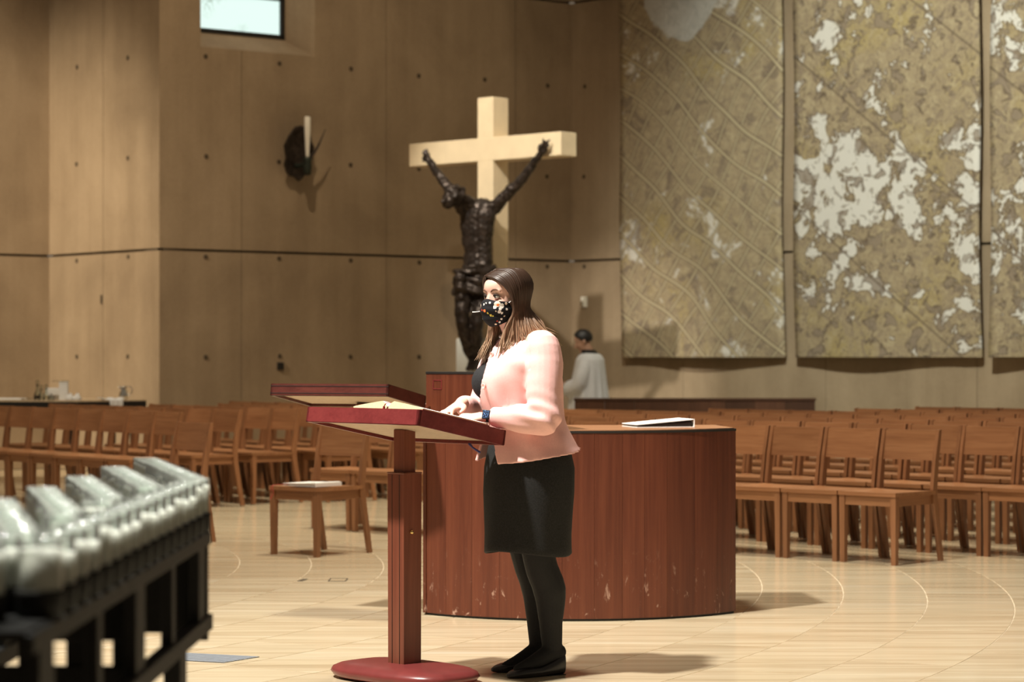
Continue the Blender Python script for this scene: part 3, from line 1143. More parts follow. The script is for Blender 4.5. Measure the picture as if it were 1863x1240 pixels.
# ------------------------------------------------------------------ chairs
def chair_meshes():
    w2 = 0.197
    ms = []
    # seat: saddled slab
    bm = bmesh.new()
    nx, ny = 8, 6
    top, bot = [], []
    for j in range(ny + 1):
        for i in range(nx + 1):
            x = -0.222 + 0.444 * i / nx
            y = -0.225 + 0.45 * j / ny
            dip = 0.010 * (1 - (x / 0.222) ** 4) * (1 - ((y - 0.02) / 0.26) ** 4)
            top.append(bm.verts.new((x, y, 0.458 - dip)))
            bot.append(bm.verts.new((x, y, 0.432)))
    for j in range(ny):
        for i in range(nx):
            a = j * (nx + 1) + i
            bm.faces.new((top[a], top[a + 1], top[a + nx + 2], top[a + nx + 1]))
            bm.faces.new((bot[a], bot[a + nx + 1], bot[a + nx + 2], bot[a + 1]))
    for i in range(nx):
        for r in (0, ny):
            a = r * (nx + 1) + i
            bm.faces.new((top[a], bot[a], bot[a + 1], top[a + 1]))
    for j in range(ny):
        for cidx in (0, nx):
            a = j * (nx + 1) + cidx
            b = a + nx + 1
            bm.faces.new((top[a], top[b], bot[b], bot[a]))
    ms.append(('seat', bm_mesh('seat', bm), 'chair_x'))
    # backrest, slightly bowed board between the stiles
    bm = bmesh.new()
    N = 6
    V = []
    for i in range(N + 1):
        x = -0.196 + 0.392 * i / N
        bow = 0.010 * (1 - (x / 0.196) ** 2)
        V.append([bm.verts.new((x, y0 + bow, z)) for y0, z in ((0.2395, 0.648), (0.2725, 0.842), (0.2925, 0.842), (0.2595, 0.648))])
    for i in range(N):
        for k in range(4):
            bm.faces.new((V[i][k], V[i + 1][k], V[i + 1][(k + 1) % 4], V[i][(k + 1) % 4]))
    bm.faces.new(V[0])
    bm.faces.new(V[-1][::-1])
    ms.append(('backrest', bm_mesh('backrest', bm), 'chair_x'))
    for s in (-1, 1):
        bm = bmesh.new()
        t, b = 0.021, 0.0165
        x, y = s * w2, -0.197
        hexa(bm, [(x + b * p, y + b * q, 0) for p, q in ((-1, -1), (1, -1), (1, 1), (-1, 1))] + [(x + t * p, y + t * q, 0.432) for p, q in ((-1, -1), (1, -1), (1, 1), (-1, 1))])
        ms.append(('leg', bm_mesh('leg', bm), 'chair_z'))
    for s in (-1, 1):
        bm = bmesh.new()
        pr = [(0.302, 0.0, 0.017), (0.225, 0.40, 0.024), (0.222, 0.47, 0.024), (0.245, 0.66, 0.020), (0.283, 0.846, 0.015)]
        rows = []
        for y, z, h in pr:
            x = s * 0.2085
            rows.append([bm.verts.new((x + 0.0125 * p, y + h * q, z)) for p, q in ((-1, -1), (1, -1), (1, 1), (-1, 1))])
        for a, b in zip(rows, rows[1:]):
            for k in range(4):
                bm.faces.new((a[k], a[(k + 1) % 4], b[(k + 1) % 4], b[k]))
        bm.faces.new(rows[0])
        bm.faces.new(rows[-1][::-1])
        ms.append(('leg', bm_mesh('leg', bm), 'chair_z'))
    for c, s, m in (((0, -0.199, 0.401), (0.352, 0.022, 0.062), 'chair_x'), ((0, 0.222, 0.401), (0.392, 0.020, 0.062), 'chair_x'),
                    ((-0.197, 0.012, 0.401), (0.020, 0.376, 0.062), 'chair_y'), ((0.197, 0.012, 0.401), (0.020, 0.376, 0.062), 'chair_y')):
        ms.append(('apron', box_mesh('apron', c, s), m))
    for nme, me, m in ms:
        me.materials.append(M[m])
    return ms


CH = chair_meshes()
placed = []


def chair(x, y, deg, label, group):
    for p in placed:
        if (p[0] - x) ** 2 + (p[1] - y) ** 2 < 0.36 ** 2:
            return False
    px = 931.5 + F_PX * x / y
    if px < -70 or px > 1935:
        return False
    placed.append((x, y))
    t = thing('wooden_chair', label, 'chair', (x, y, 0), math.radians(deg + rng.normal(0, 0.6)), group)
    for nme, me, m in CH:
        obj(nme, me, None, t)
    return True


ORD = ['first', 'second', 'third', 'fourth', 'fifth', 'sixth', 'seventh', 'eighth', 'ninth', 'tenth', 'eleventh', 'twelfth', 'thirteenth',
       'fourteenth', 'fifteenth', 'sixteenth', 'seventeenth', 'eighteenth', 'nineteenth', 'twentieth', 'twenty-first', 'twenty-second']


def row(x, y, deg, k0, k1, block, rname, pitch=0.455, skip=lambda x, y: False):
    r = (math.cos(math.radians(deg)), math.sin(math.radians(deg)))
    vis = []
    for k in range(k0, k1):
        X, Y = x + r[0] * pitch * k, y + r[1] * pitch * k
        px = 931.5 + F_PX * X / Y
        if -70 <= px <= 1935 and not skip(X, Y):
            vis.append((X, Y))
    for i, (X, Y) in enumerate(vis):
        chair(X, Y, deg, f'wooden chair, {ORD[i]} from the left in the {rname} row of the {block}', f'chairs of the {block}')


tag_l = chair(-1.31, 16.16, -40, 'single wooden chair apart from the rows, a white folder on its seat', None)
chair(-2.49, 17.17, -50, 'wooden chair just behind the votive candles, ahead of the left rows', None)
binder('white_folder', 'thin white folder with red ribbons lying on the single chair', (-1.33, 16.10, 0.459), math.radians(-40), 0.30, 0.25, 0.022)
bf = D.objects['white_folder']
for k in (0, 1):
    q = [(-0.10, -0.11 - 0.01 * k, 0.012), (-0.135, -0.205, 0.010), (-0.15 + 0.012 * k, -0.232, 0.0), (-0.15 + 0.02 * k, -0.236, -0.05), (-0.15 - 0.01 * k, -0.234, -0.085)]
    obj('ribbon', new_mesh('ribbon', *tube(q, 0.0035, 6, 0.4, per=4), True), M['red'], bf)
sk = lambda X, Y: Y > 21.7 + max(0, (931.5 + F_PX * X / Y - 1450) / 230) or (931.5 + F_PX * X / Y) < 940
b43 = (0.682, 0.731)
for j in range(7):
    row(2.41 + b43[0] * 0.98 * j, 15.55 + b43[1] * 0.98 * j, -43, -22, 1 if j == 0 else 9, 'right-hand block', ['front', 'second', 'third', 'fourth', 'fifth', 'sixth', 'rearmost'][j], skip=sk)
row(-1.24, 18.60, -43, 0, 4, 'short middle group', 'only')
sk2 = lambda X, Y: Y > 25.4 or (X < -3.2 and Y > 23.9) or (931.5 + F_PX * X / Y) > 800
bl = (0.788, 0.616)
row(-3.14, 20.40, -52, -9, 1, 'left-hand block', 'front', skip=sk2)
row(-2.74, 21.28, -52, -10, 1, 'left-hand block', 'second', skip=sk2)
row(-2.27, 21.82, -52, -11, 1, 'left-hand block', 'third', skip=sk2)
row(-1.62, 22.10, -52, -12, 1, 'left-hand block', 'fourth', skip=sk2)
row(-1.08, 22.55, -52, -11, 2, 'left-hand block', 'fifth', skip=sk2)
row(-0.55, 23.00, -52, -9, 2, 'left-hand block', 'rearmost', skip=sk2)

# ------------------------------------------------------------------ long dark bench in front of the right wall
bn = thing('long_bench', 'long dark wooden bench back standing below the tapestries', 'bench', (1.75, 25.15, 0))
x0, x1 = -1.1, 1.40
n = 8
for i in range(n):
    a, b = x0 + (x1 - x0) * i / n, x0 + (x1 - x0) * (i + 1) / n
    bm = bmesh.new()
    add_box(bm, Vector(((a + b) / 2, 0, 0.45)), (b - a - 0.002, 0.03, 0.80), None, 0.001)
    obj('board', bm_mesh('board', bm), M['bench'], bn)
obj('top_rail', box_mesh('top_rail', ((x0 + x1) / 2, 0, 0.865), (x1 - x0 + 0.02, 0.05, 0.03), 0.004), M['bench'], bn)
obj('seat', box_mesh('seat', ((x0 + x1) / 2, -0.2, 0.42), (x1 - x0, 0.4, 0.04), 0.004), M['bench'], bn)
for x in (x0 + 0.05, (x0 + x1) / 2, x1 - 0.05):
    obj('leg', box_mesh('leg', (x, -0.2, 0.2), (0.05, 0.36, 0.40)), M['bench'], bn)

# ------------------------------------------------------------------ cross and bronze figure
CY = 26.6
cyaw = -43.0
dr = Vector((math.cos(math.radians(cyaw)), math.sin(math.radians(cyaw)), 0))      # along the beam, to the right and nearer
db = Vector((-dr.y, dr.x, 0))                                                    # away from the camera
cx = W(900, 400, CY - 0.1)
cr = thing('cross', 'tall pale wooden cross standing in front of the brown wall', 'cross', (cx.x - 0.02, CY, 0), math.radians(cyaw))
obj('upright', box_mesh('upright', (0, 0.0, 2.19), (0.235, 0.25, 3.92), 0.006), M['cross'], cr)
zc = CAM_Z + (645 - 273) * CY / F_PX
obj('crossbeam', box_mesh('crossbeam', (-0.035, -0.0, zc), (2.30, 0.254, 0.255), 0.006), M['cross'], cr)
obj('footing', box_mesh('footing', (-0.03, 0.02, 0.755), (0.62, 0.52, 1.51), 0.012), M['white_stone'], cr)

cloc = Vector(cr.location)


def Cp(px, py, dy=-0.30):
    return W(px, py, CY + dy)


def bronze_figure():
    P = []
    sh_l, sh_r = Cp(836, 378), Cp(905, 368, -0.42)
    # torso
    ax = Vector((0.80, -0.60, 0))
    fr = Vector((-0.60, -0.80, 0))

    def sec(px, py, w_, d_, dy=-0.34, e=2.2):
        return (Cp(px, py, dy), ax * w_, fr * d_, e)
    P.append(rings([sec(872, 362, 0.10, 0.06), sec(871, 372, 0.205, 0.10), sec(869, 392, 0.225, 0.125), sec(868, 415, 0.205, 0.125), sec(868, 440, 0.175, 0.11),
                    sec(870, 460, 0.165, 0.10), sec(869, 480, 0.175, 0.11), sec(865, 500, 0.195, 0.13), sec(862, 520, 0.17, 0.12)], 24))
    # arms reaching up to the beam
    P.append(tube([Cp(842, 380, -0.36), Cp(822, 350, -0.40), Cp(801, 322, -0.26), Cp(788, 303, -0.12), Cp(779, 288, 0.02)], [0.075, 0.062, 0.050, 0.042, 0.035], 12, per=3))
    P.append(tube([Cp(898, 378, -0.40), Cp(925, 350, -0.50), Cp(950, 325, -0.58), Cp(968, 300, -0.66), Cp(983, 278, -0.74)], [0.080, 0.064, 0.054, 0.045, 0.036], 12, per=3))
    # hands with spread fingers
    hl, hr = Cp(776, 287, 0.04), Cp(988, 270, -0.77)
    P.append(ellipsoid(hl, (0.05, 0.03, 0.06)))
    P.append(ellipsoid(hr, (0.055, 0.035, 0.06)))
    for tx, ty in ((768, 278), (771, 273), (777, 272), (783, 280), (768, 294)):
        e = Cp(tx, ty, 0.0)
        P.append(tube([hl, hl.lerp(e, 0.6) + Vector((0, -0.02, 0)), e], [0.017, 0.014, 0.009], 8, per=2))
    for tx, ty in ((988, 250), (993, 256), (1001, 252), (1002, 264), (979, 264)):
        e = Cp(tx, ty, -0.82)
        P.append(tube([hr, hr.lerp(e, 0.6) + Vector((0, -0.03, 0)), e], [0.018, 0.015, 0.009], 8, per=2))
    # neck and bowed head
    P.append(tube([Cp(862, 372, -0.36), Cp(846, 362, -0.44), Cp(832, 358, -0.48)], [0.07, 0.06, 0.06], 12, per=3))
    P.append(ellipsoid(Cp(826, 358, -0.50), (0.105, 0.11, 0.115)))
    P.append(ellipsoid(Cp(815, 366, -0.55), (0.07, 0.08, 0.085)))
    P.append(ellipsoid(Cp(809, 372, -0.58), (0.03, 0.035, 0.045)))
    P.append(tube([Cp(811, 360, -0.62), Cp(806, 367, -0.64)], [0.015, 0.02], 8))
    for k in range(26):
        a = rng.uniform(0, 2 * PI)
        b = rng.uniform(-0.2, 1.2)
        q = Cp(827, 356, -0.50) + Vector((0.11 * math.cos(a) * math.cos(b), 0.115 * math.sin(a) * math.cos(b), 0.12 * math.sin(b)))
        P.append(ellipsoid(q, (0.030, 0.030, 0.026), 8, 6))
    # legs, knees together and bent to the left
    P.append(tube([Cp(852, 510, -0.36), Cp(842, 545, -0.44), Cp(841, 582, -0.48), Cp(848, 620, -0.40), Cp(858, 652, -0.33), Cp(861, 664, -0.36)], [0.100, 0.090, 0.072, 0.066, 0.045, 0.040], 14, per=3))
    P.append(tube([Cp(876, 510, -0.32), Cp(874, 548, -0.40), Cp(868, 585, -0.46), Cp(866, 622, -0.38), Cp(864, 652, -0.30), Cp(866, 664, -0.34)], [0.100, 0.090, 0.072, 0.066, 0.045, 0.040], 14, per=3))
    for px in (858, 866):
        P.append(tube([Cp(px, 657, -0.32), Cp(px - 3, 666, -0.44), Cp(px - 6, 672, -0.55)], [0.040, 0.042, 0.022], 10, 0.7, per=2))
    return remesh('figure', P, 0.013, 3, lambda co, no: 0.010 * fnoise(co, 38.0, 1.0) + 0.006 * fnoise(co, 95.0, 2.0))


def rel(me, o):
    mi = (Matrix.Translation(o.location) @ o.rotation_euler.to_matrix().to_4x4()).inverted()
    me.transform(mi)
    return me


fg = thing('bronze_figure', 'dark bronze figure of a man with raised arms on the pale cross', 'sculpture', Cp(862, 672, -0.3))
obj('body', rel(bronze_figure(), fg), M['bronze'], fg)
dp = []
ax, fr = Vector((0.80, -0.60, 0)), Vector((-0.60, -0.80, 0))
dp.append(rings([(Cp(866, 487, -0.34), ax * 0.205, fr * 0.15, 2.2), (Cp(863, 500, -0.34), ax * 0.23, fr * 0.17), (Cp(858, 518, -0.36), ax * 0.225, fr * 0.17), (Cp(855, 536, -0.38), ax * 0.20, fr * 0.16)], 24))
dp.append(tube([Cp(834, 494, -0.42), Cp(838, 512, -0.5), Cp(840, 535, -0.5), Cp(834, 552, -0.46)], [0.05, 0.07, 0.06, 0.03], 12, per=3))
dp.append(tube([Cp(836, 498, -0.45), Cp(856, 489, -0.55), Cp(880, 486, -0.50), Cp(900, 484, -0.42)], [0.04, 0.035, 0.035, 0.03], 12, per=3))
dme = remesh('loincloth', dp, 0.013, 3, lambda co, no: 0.016 * np.sin(co[:, 2] * 60 + 3 * fnoise(co, 14, 0.5)) + 0.008 * fnoise(co, 70, 1.0))
obj('loincloth', rel(dme, fg), M['bronze'], fg)

# ------------------------------------------------------------------ wall candle with leaf-shaped bronze bracket
s_, pW = on_line(527, PB, PC)
dB, nB, LB, rzB = frame_of(PB, PC)
zc2 = CAM_Z + (645 - 300) * pW.y / F_PX
sc_ = thing('wall_sconce', 'dark bronze leaf-shaped wall bracket holding one white candle', 'sconce', (pW.x, pW.y, zc2), rzB)
# local: x along wall, -y into the room
V, F = [], []
N, K = 28, 7
for k in range(K + 1):
    r = k / K
    for i in range(N):
        a = 2 * PI * i / N
        rx = 0.19 * (1 + 0.10 * math.sin(5 * a + 0.6) + 0.06 * math.sin(11 * a))
        rz = 0.30 * (1 + 0.07 * math.sin(4 * a) + 0.05 * math.sin(9 * a + 1))
        V.append((0.015 + r * rx * math.cos(a), -0.06 - 0.16 * r * r * (0.6 + 0.4 * math.sin(a)) - 0.05 * (1 - r), 0.13 + r * rz * math.sin(a)))
for k in range(K):
    for i in range(N):
        F.append((k * N + i, k * N + (i + 1) % N, (k + 1) * N + (i + 1) % N, (k + 1) * N + i))
me = new_mesh('leaf', V, F, True)
bm = bmesh.new()
bm.from_mesh(me)
bmesh.ops.remove_doubles(bm, verts=bm.verts[:], dist=1e-5)
bmesh.ops.solidify(bm, geom=bm.faces[:], thickness=0.012)
me = bm_mesh('leaf', bm, True)
obj('leaf', me, M['bronze'], sc_)
pp = [tube([(0.0, 0.0, 0.02), (0.03, -0.14, -0.02), (0.06, -0.25, 0.0)], [0.03, 0.025, 0.03], 10, per=4)]
obj('stem', new_mesh('stem', *join(pp), True), M['patina'], sc_)
v, f = lathe([(0.018, -0.13), (0.038, -0.12), (0.05, -0.04), (0.045, 0.03), (0.06, 0.065), (0.05, 0.07), (0.02, 0.06)], 16)
obj('cup', new_mesh('cup', [q + Vector((0.075, -0.26, 0.0)) for q in v], f, True), M['patina'], sc_)
obj('thorn', new_mesh('thorn', *tube([(0.10, -0.24, 0.03), (0.20, -0.28, 0.20), (0.29, -0.30, 0.40)], [0.020, 0.014, 0.004], 8, per=3), True), M['bronze'], sc_)
v, f = lathe([(0.018, 0.06), (0.021, 0.10), (0.030, 0.28), (0.035, 0.38), (0.035, 0.525), (0.027, 0.535), (0.006, 0.532)], 16)
cdl = obj('candle', new_mesh('candle', [q for q in v], f, True), M['wax'])
cdl.location = sc_.location + Matrix.Rotation(rzB, 3, 'Z') @ Vector((0.075, -0.26, 0))
tag(cdl, 'white tapering candle in the wall bracket', 'candle')

# ------------------------------------------------------------------ side table with vessels
tp = {'n': W(141, 731, 24.6), 'l': W(-130, 727, 26.0), 'r': W(266, 724, 25.7)}
ZT = 0.862
nr = Vector((tp['n'].x, 24.6, 0))
rt = Vector(((266 - 931.5) * 25.2 / F_PX, 25.2, 0))
lf = Vector((nr.x - 1.9, 24.95, 0))
st = thing('side_table', 'black-edged side table with glassware against the left wall', 'table', nr + Vector((-0.6, 0.35, 0)))
o_ = Vector(st.location)
bk_ = Vector((0.25, 1.05, 0))
outline = [nr, rt, rt + Vector((-0.35, 0.72, 0)), lf + Vector((0, 0.85, 0)), lf]
bm = bmesh.new()
add_prism(bm, [(p.x - o_.x, p.y - o_.y) for p in outline], ZT - 0.085, ZT - 0.012)
obj('table_edge', bm_mesh('table_edge', bm), M['black'], st)
bm = bmesh.new()
add_prism(bm, [(p.x - o_.x, p.y - o_.y) for p in outline], ZT - 0.012, ZT)
obj('table_top', bm_mesh('table_top', bm), plain('light_table_top', (0.62, 0.48, 0.32), 0.4), st)
for p in outline:
    c = nr.lerp(lf, 0.4) + Vector((0.2, 0.45, 0))
    q = p.lerp(c, 0.12) - o_
    obj('leg', box_mesh('leg', (q.x, q.y, (ZT - 0.085) / 2), (0.05, 0.05, ZT - 0.085)), M['black'], st)


def onT(px, y):
    return Vector(((px - 931.5) * y / F_PX, y, ZT))


def vessel(name, label, cat, px, y, prof, mat, extra=None, group=None, content=None):
    t = thing(name, label, cat, onT(px, y), rng.uniform(0, 6), group)
    v, f = lathe(prof, 18)
    obj('body', new_mesh('body', v, f, True), mat, t)
    if content:
        v, f = lathe(content[0], 14)
        obj('wine', new_mesh('wine', v, f, True), content[1], t)
    if extra:
        extra(t)
    return t


def cruet_prof(h, r):
    o = [(r * 0.9, 0.0), (r, 0.01), (r, h * 0.35), (r * 0.45, h * 0.62), (r * 0.32, h * 0.8), (r * 0.45, h)]
    i = [(r * 0.38, h), (r * 0.25, h * 0.8), (r * 0.38, h * 0.62), (r * 0.9, h * 0.35), (r * 0.9, 0.014)]
    return o + i


def stopper(h, r):
    def fn(t):
        v, f = ellipsoid((0, 0, h + r * 0.6), (r * 0.5, r * 0.5, r * 0.7), 10, 8)
        obj('stopper', new_mesh('stopper', v, f, True), M['glass'], t)
    return fn


M['wine'] = plain('dark_wine', (0.05, 0.012, 0.008), 0.1)
for k, (px, h, r, y, lb) in enumerate(((68, 0.16, 0.036, 24.88, 'tallest glass cruet with dark wine, leftmost on the side table'), (75, 0.115, 0.034, 24.8, 'stubby glass cruet second from the left on the side table'),
                                       (84, 0.12, 0.034, 24.93, 'glass cruet beside the white boxes on the side table'), (93, 0.07, 0.032, 24.78, 'lowest glass cruet in front of the white boxes'))):
    vessel('glass_cruet', lb, 'cruet', px, y, cruet_prof(h, r), M['glass'], stopper(h, r) if k < 3 else None, 'glass cruets on the side table',
           ([(r * 0.85, 0.016), (r * 0.85, h * (0.3 if k == 0 else 0.16)), (r * 0.2, h * (0.3 if k == 0 else 0.16) + 0.002)], M['wine'] if k == 0 else M['silver']))
tb1 = thing('white_box', 'low white carton on the side table', 'box', onT(98, 25.14), 0.3)
obj('carton', box_mesh('carton', (0, 0, 0.085), (0.16, 0.10, 0.075), 0.004), M['linen'], tb1)
obj('stand', box_mesh('stand', (0, 0, 0.024), (0.12, 0.08, 0.048), 0.004), M['silver'], tb1)
tb2 = thing('card_holder', 'upright white card holder with flat top, tallest item on side table', 'card holder', onT(116, 24.98), -0.2)
obj('card', box_mesh('card', (0, 0, 0.095), (0.095, 0.03, 0.19), 0.003), M['linen'], tb2)
obj('top_shelf', box_mesh('top_shelf', (-0.03, 0, 0.196), (0.17, 0.06, 0.008), 0.002), M['glass'], tb2)
for px, lb in ((126, 'crumpled white napkin heap right of the card holder'), (139, 'small pointed white napkin on the side table')):
    v, f = rings([((0, 0, 0), (0.05, 0, 0), (0, 0.045, 0)), ((0.005, 0, 0.03), (0.04, 0, 0), (0, 0.035, 0)), ((0.01, 0, 0.06), (0.018, 0, 0), (0, 0.02, 0)), ((0.012, 0, 0.075), (0.004, 0, 0), (0, 0.004, 0))], 14)
    v = [q + Vector((0.006 * math.sin(i * 1.9), 0.006 * math.cos(i * 2.3), 0)) for i, q in enumerate(v)]
    tag(obj('napkin', new_mesh('napkin', v, f, True), M['linen'], None, onT(px, 24.82)), lb, 'napkin')
v, f = lathe([(0.11, 0.0), (0.13, 0.012), (0.125, 0.014), (0.10, 0.005), (0.01, 0.005)], 24)
tag(obj('silver_tray', new_mesh('silver_tray', v, f, True), M['silver'], None, onT(46, 25.24)), 'shallow round silver tray left of the cruets', 'tray')
bm = bmesh.new()
add_box(bm, Vector((0, 0, 0.012)), (0.30, 0.2, 0.02), None, 0.006, 2)
tag(obj('folded_cloth', bm_mesh('folded_cloth', bm), M['linen'], None, onT(18, 24.98), (0, 0, -0.12)), 'flat folded white cloth at the left end of the side table', 'cloth')
# draped towel over the front edge
cl = onT(208, 24.96)
V, F = [], []
nu, nvv = 14, 14
fd = (rt - nr).normalized()
fn_ = Vector((fd.y, -fd.x, 0))
edge_p = nr + fd * ((cl - nr).dot(fd))
for j in range(nvv + 1):
    for i in range(nu + 1):
        u = (i / nu - 0.5) * 0.24
        t = j / nvv * 0.26
        if t < 0.18:
            q = edge_p + fd * u - fn_ * (0.18 - t) + Vector((0, 0, ZT + 0.016 + 0.012 * math.sin(i * 0.9 + j * 0.4)))
        else:
            dd = t - 0.18
            q = edge_p + fd * (u * (0.62 + 0.1 * math.cos(i))) + fn_ * (0.012 + 0.004 * math.sin(i * 1.1)) + Vector((0, 0, ZT + 0.014 - dd * (1 + 0.25 * math.cos(u * 20))))
        V.append(q)
for j in range(nvv):
    for i in range(nu):
        a = j * (nu + 1) + i
        F.append((a, a + 1, a + nu + 2, a + nu + 1))
me = new_mesh('towel', V, F, True)
bm = bmesh.new()
bm.from_mesh(me)
bmesh.ops.solidify(bm, geom=bm.faces[:], thickness=-0.008)
me = bm_mesh('towel', bm, True)
tw = obj('towel', me, M['linen'], None, cl)
me.transform(Matrix.Translation(-cl))
tag(tw, 'white towel draped over the front edge of the side table', 'towel')


def jug_extra(t):
    obj('handle', new_mesh('handle', *tube([(0.04, 0, 0.04), (0.085, 0, 0.07), (0.08, 0, 0.13), (0.028, 0, 0.135)], 0.006, 8, per=4), True), M['silver'], t)
    obj('spout', new_mesh('spout', *tube([(-0.022, 0, 0.105), (-0.05, 0, 0.135)], [0.016, 0.008], 10), True), M['silver'], t)


jg = vessel('silver_jug', 'small polished silver jug at the right end of the side table', 'jug', 225, 25.25,
            [(0.035, 0), (0.048, 0.02), (0.05, 0.05), (0.03, 0.1), (0.026, 0.125), (0.034, 0.14), (0.03, 0.14), (0.022, 0.12), (0.01, 0.06)], M['silver'], jug_extra)
jg.rotation_euler[2] = 0.3

# ------------------------------------------------------------------ floor vent and floor boxes
vt = thing('floor_vent', 'grey slatted metal vent set into the floor near the candle stand', 'vent', (-1.30, 10.62, 0))
c4 = [W(330, 0, 1), None]


def flo(px, py):
    y = CAM_Z * F_PX / (py - HOR)
    return Vector(((px - 931.5) * y / F_PX, y, 0))


vl, vr_, vb, vn = flo(318, 1187), flo(472, 1195), flo(408, 1205.5), flo(318, 1201)
q0, q1, q2, q3 = [p - Vector((-1.30, 10.62, 0)) for p in (vn, vb, vr_, vl)]
bm = bmesh.new()
hexa(bm, [p + Vector((0, 0, 0.0002)) for p in (q0, q1, q2, q3)] + [p + Vector((0, 0, 0.0015)) for p in (q0, q1, q2, q3)])
obj('plate', bm_mesh('plate', bm), M['black'], vt)
NS = 9
for i in range(NS):
    t0, t1 = (i + 0.12) / NS, (i + 0.88) / NS
    bm = bmesh.new()
    cs = [q0.lerp(q3, t0), q1.lerp(q2, t0), q1.lerp(q2, t1), q0.lerp(q3, t1)]
    hexa(bm, [p + Vector((0, 0, 0.0015)) for p in cs] + [p + Vector((0, 0, 0.004)) for p in cs])
    obj('slat', bm_mesh('slat', bm), M['steel'], vt)
for k, ((ax_, ay_), (bx_, by_), lb) in enumerate((((545, 1057), (556, 1053), 'narrow dark slot of a floor box ahead of the single chair'), ((603, 1056), (627, 1053), 'square outlined floor box cover right of the narrow slot'))):
    a, b = flo(ax_, ay_), flo(bx_, by_)
    fb = thing('floor_box', lb, 'floor box', (a + b) / 2)
    w_ = (b - a)
    fr_ = bmesh.new()
    if k == 0:
        add_box(fr_, Vector((0, 0, 0.001)), (w_.length, 0.03, 0.002), Matrix.Rotation(math.atan2(w_.y, w_.x), 3, 'Z'))
        obj('slot', bm_mesh('slot', fr_), M['hole'], fb)
    else:
        for c, s in (((0, -0.09, 0.001), (0.10, 0.014, 0.002)), ((0, 0.09, 0.001), (0.10, 0.014, 0.002)), ((-0.05, 0, 0.001), (0.008, 0.19, 0.002)), ((0.05, 0, 0.001), (0.008, 0.19, 0.002))):
            add_box(fr_, Vector(c), s)
        obj('rim', bm_mesh('rim', fr_), M['hole'], fb)
        obj('lid', box_mesh('lid', (0, 0, 0.0005), (0.10, 0.18, 0.001)), M['stone'], fb)

# ------------------------------------------------------------------ votive candle stand
ZG = 0.9925                      # tray level where the glasses sit in their holders
stand = thing('candle_stand', 'black iron votive candle stand in the left foreground', 'candle stand', (-0.81, 4.7, 0))
so = Vector((-0.81, 4.7, 0))


def sb(name, c, s, bevel=0.002, rot=None):
    return obj(name, box_mesh(name, Vector(c) - so, s, bevel, 1, rot), M['iron'], stand)


XA, XB, YA, YB = -0.664, -0.985, 3.30, 5.25
# tray follows the slanting rows: right edge along XA, far edge slanted
bm = bmesh.new()
add_prism(bm, [(XA + 0.0 - so.x, YA - so.y), (XA - so.x, YB - so.y), (XB - so.x, YB + 1.10 - so.y), (XB - so.x, YA - so.y)], 0.940, 0.952)
obj('tray', bm_mesh('tray', bm), M['iron'], stand)
sb('side_rail', (XA + 0.004, (YA + YB) / 2, 0.934), (0.014, YB - YA, 0.028))
sb('side_rail', (XB + 0.004, (YA + YB + 1.1) / 2, 0.934), (0.014, YB + 1.1 - YA, 0.028))
sb('lower_rail', (XA, (YA + YB) / 2, 0.752), (0.03, YB - YA, 0.034))
sb('lower_rail', (XB, (YA + YB) / 2, 0.752), (0.03, YB - YA + 0.4, 0.034))
for k, y in enumerate((3.42, 3.86, 4.28, 4.70, 5.13)):
    sb('post', (XA - 0.004, y, 0.845), (0.022, 0.11 if k in (0, 2, 4) else 0.05, 0.16))
    sb('post', (XB, y, 0.845), (0.022, 0.11, 0.16))
XM = (XA + XB) / 2
sb('cross_plate', (XM, 4.30, 0.881), (XA - XB, 0.014, 0.118))
sb('cross_plate', (XM, 4.30, 0.735), (XA - XB, 0.014, 0.085))
for x, w_ in ((-0.850, 0.056), (-0.772, 0.042), (-0.688, 0.045)):
    sb('cross_post', (x, 4.305, 0.80), (w_, 0.012, 0.16))
sb('cross_plate', (XM, 5.14, 0.84), (XA - XB - 0.01, 0.014, 0.20))
sb('cross_plate', (XM, 3.42, 0.80), (XA - XB, 0.014, 0.09))
sb('end_plate', (-0.705, 5.255, 0.83), (0.09, 0.014, 0.24))
for x, y in ((XA - 0.035, 5.02), (XA - 0.04, 4.15), (XA - 0.04, 3.42), (XB, 5.0), (XB, 4.15), (XB, 3.42)):
    sb('leg', (x, y, 0.37), (0.035, 0.10, 0.735))
for y in (3.42, 4.15, 5.02):
    sb('stretcher', ((XA + XB) / 2, y, 0.60), (XA - XB, 0.04, 0.05))
v, f = lathe([(0.027, 0.952 - ZG), (0.0345, 0.954 - ZG), (0.0355, 0.985 - ZG), (0.0365, 0.992 - ZG), (0.0335, 0.992 - ZG), (0.0325, 0.975 - ZG), (0.005, 0.965 - ZG)], 16)
HOLD = new_mesh('holder', v, f, True)
HOLD.materials.append(M['iron'])
v, f = rings([((0, 0, z_), (r_, 0, 0), (0, r_, 0)) for r_, z_ in ((0.0318, -0.020), (0.0320, 0.02), (0.0322, 0.069), (0.0330, 0.0715), (0.0312, 0.072), (0.0308, 0.068))], 24, cap=False)
GLS = new_mesh('glass_cup', v, f, True)
GLS.materials.append(M['milk'])
WAX = []
for hgt in (0.050, 0.042, 0.056):
    v, f = lathe([(0.029, -0.022), (0.0311, -0.020), (0.0311, hgt), (0.029, hgt + 0.002), (0.012, hgt - 0.001), (0.003, hgt - 0.002)], 20)
    me = new_mesh('wax', v, f, True)
    me.materials.append(M['wax'])
    WAX.append((me, hgt))
v, f = tube([(0, 0, 0.0), (0.001, 0, 0.008), (0.003, 0.001, 0.013)], [0.0013, 0.0012, 0.0008], 6)
WICK = new_mesh('wick', v, f)
WICK.materials.append(M['wick'])
cpos = []


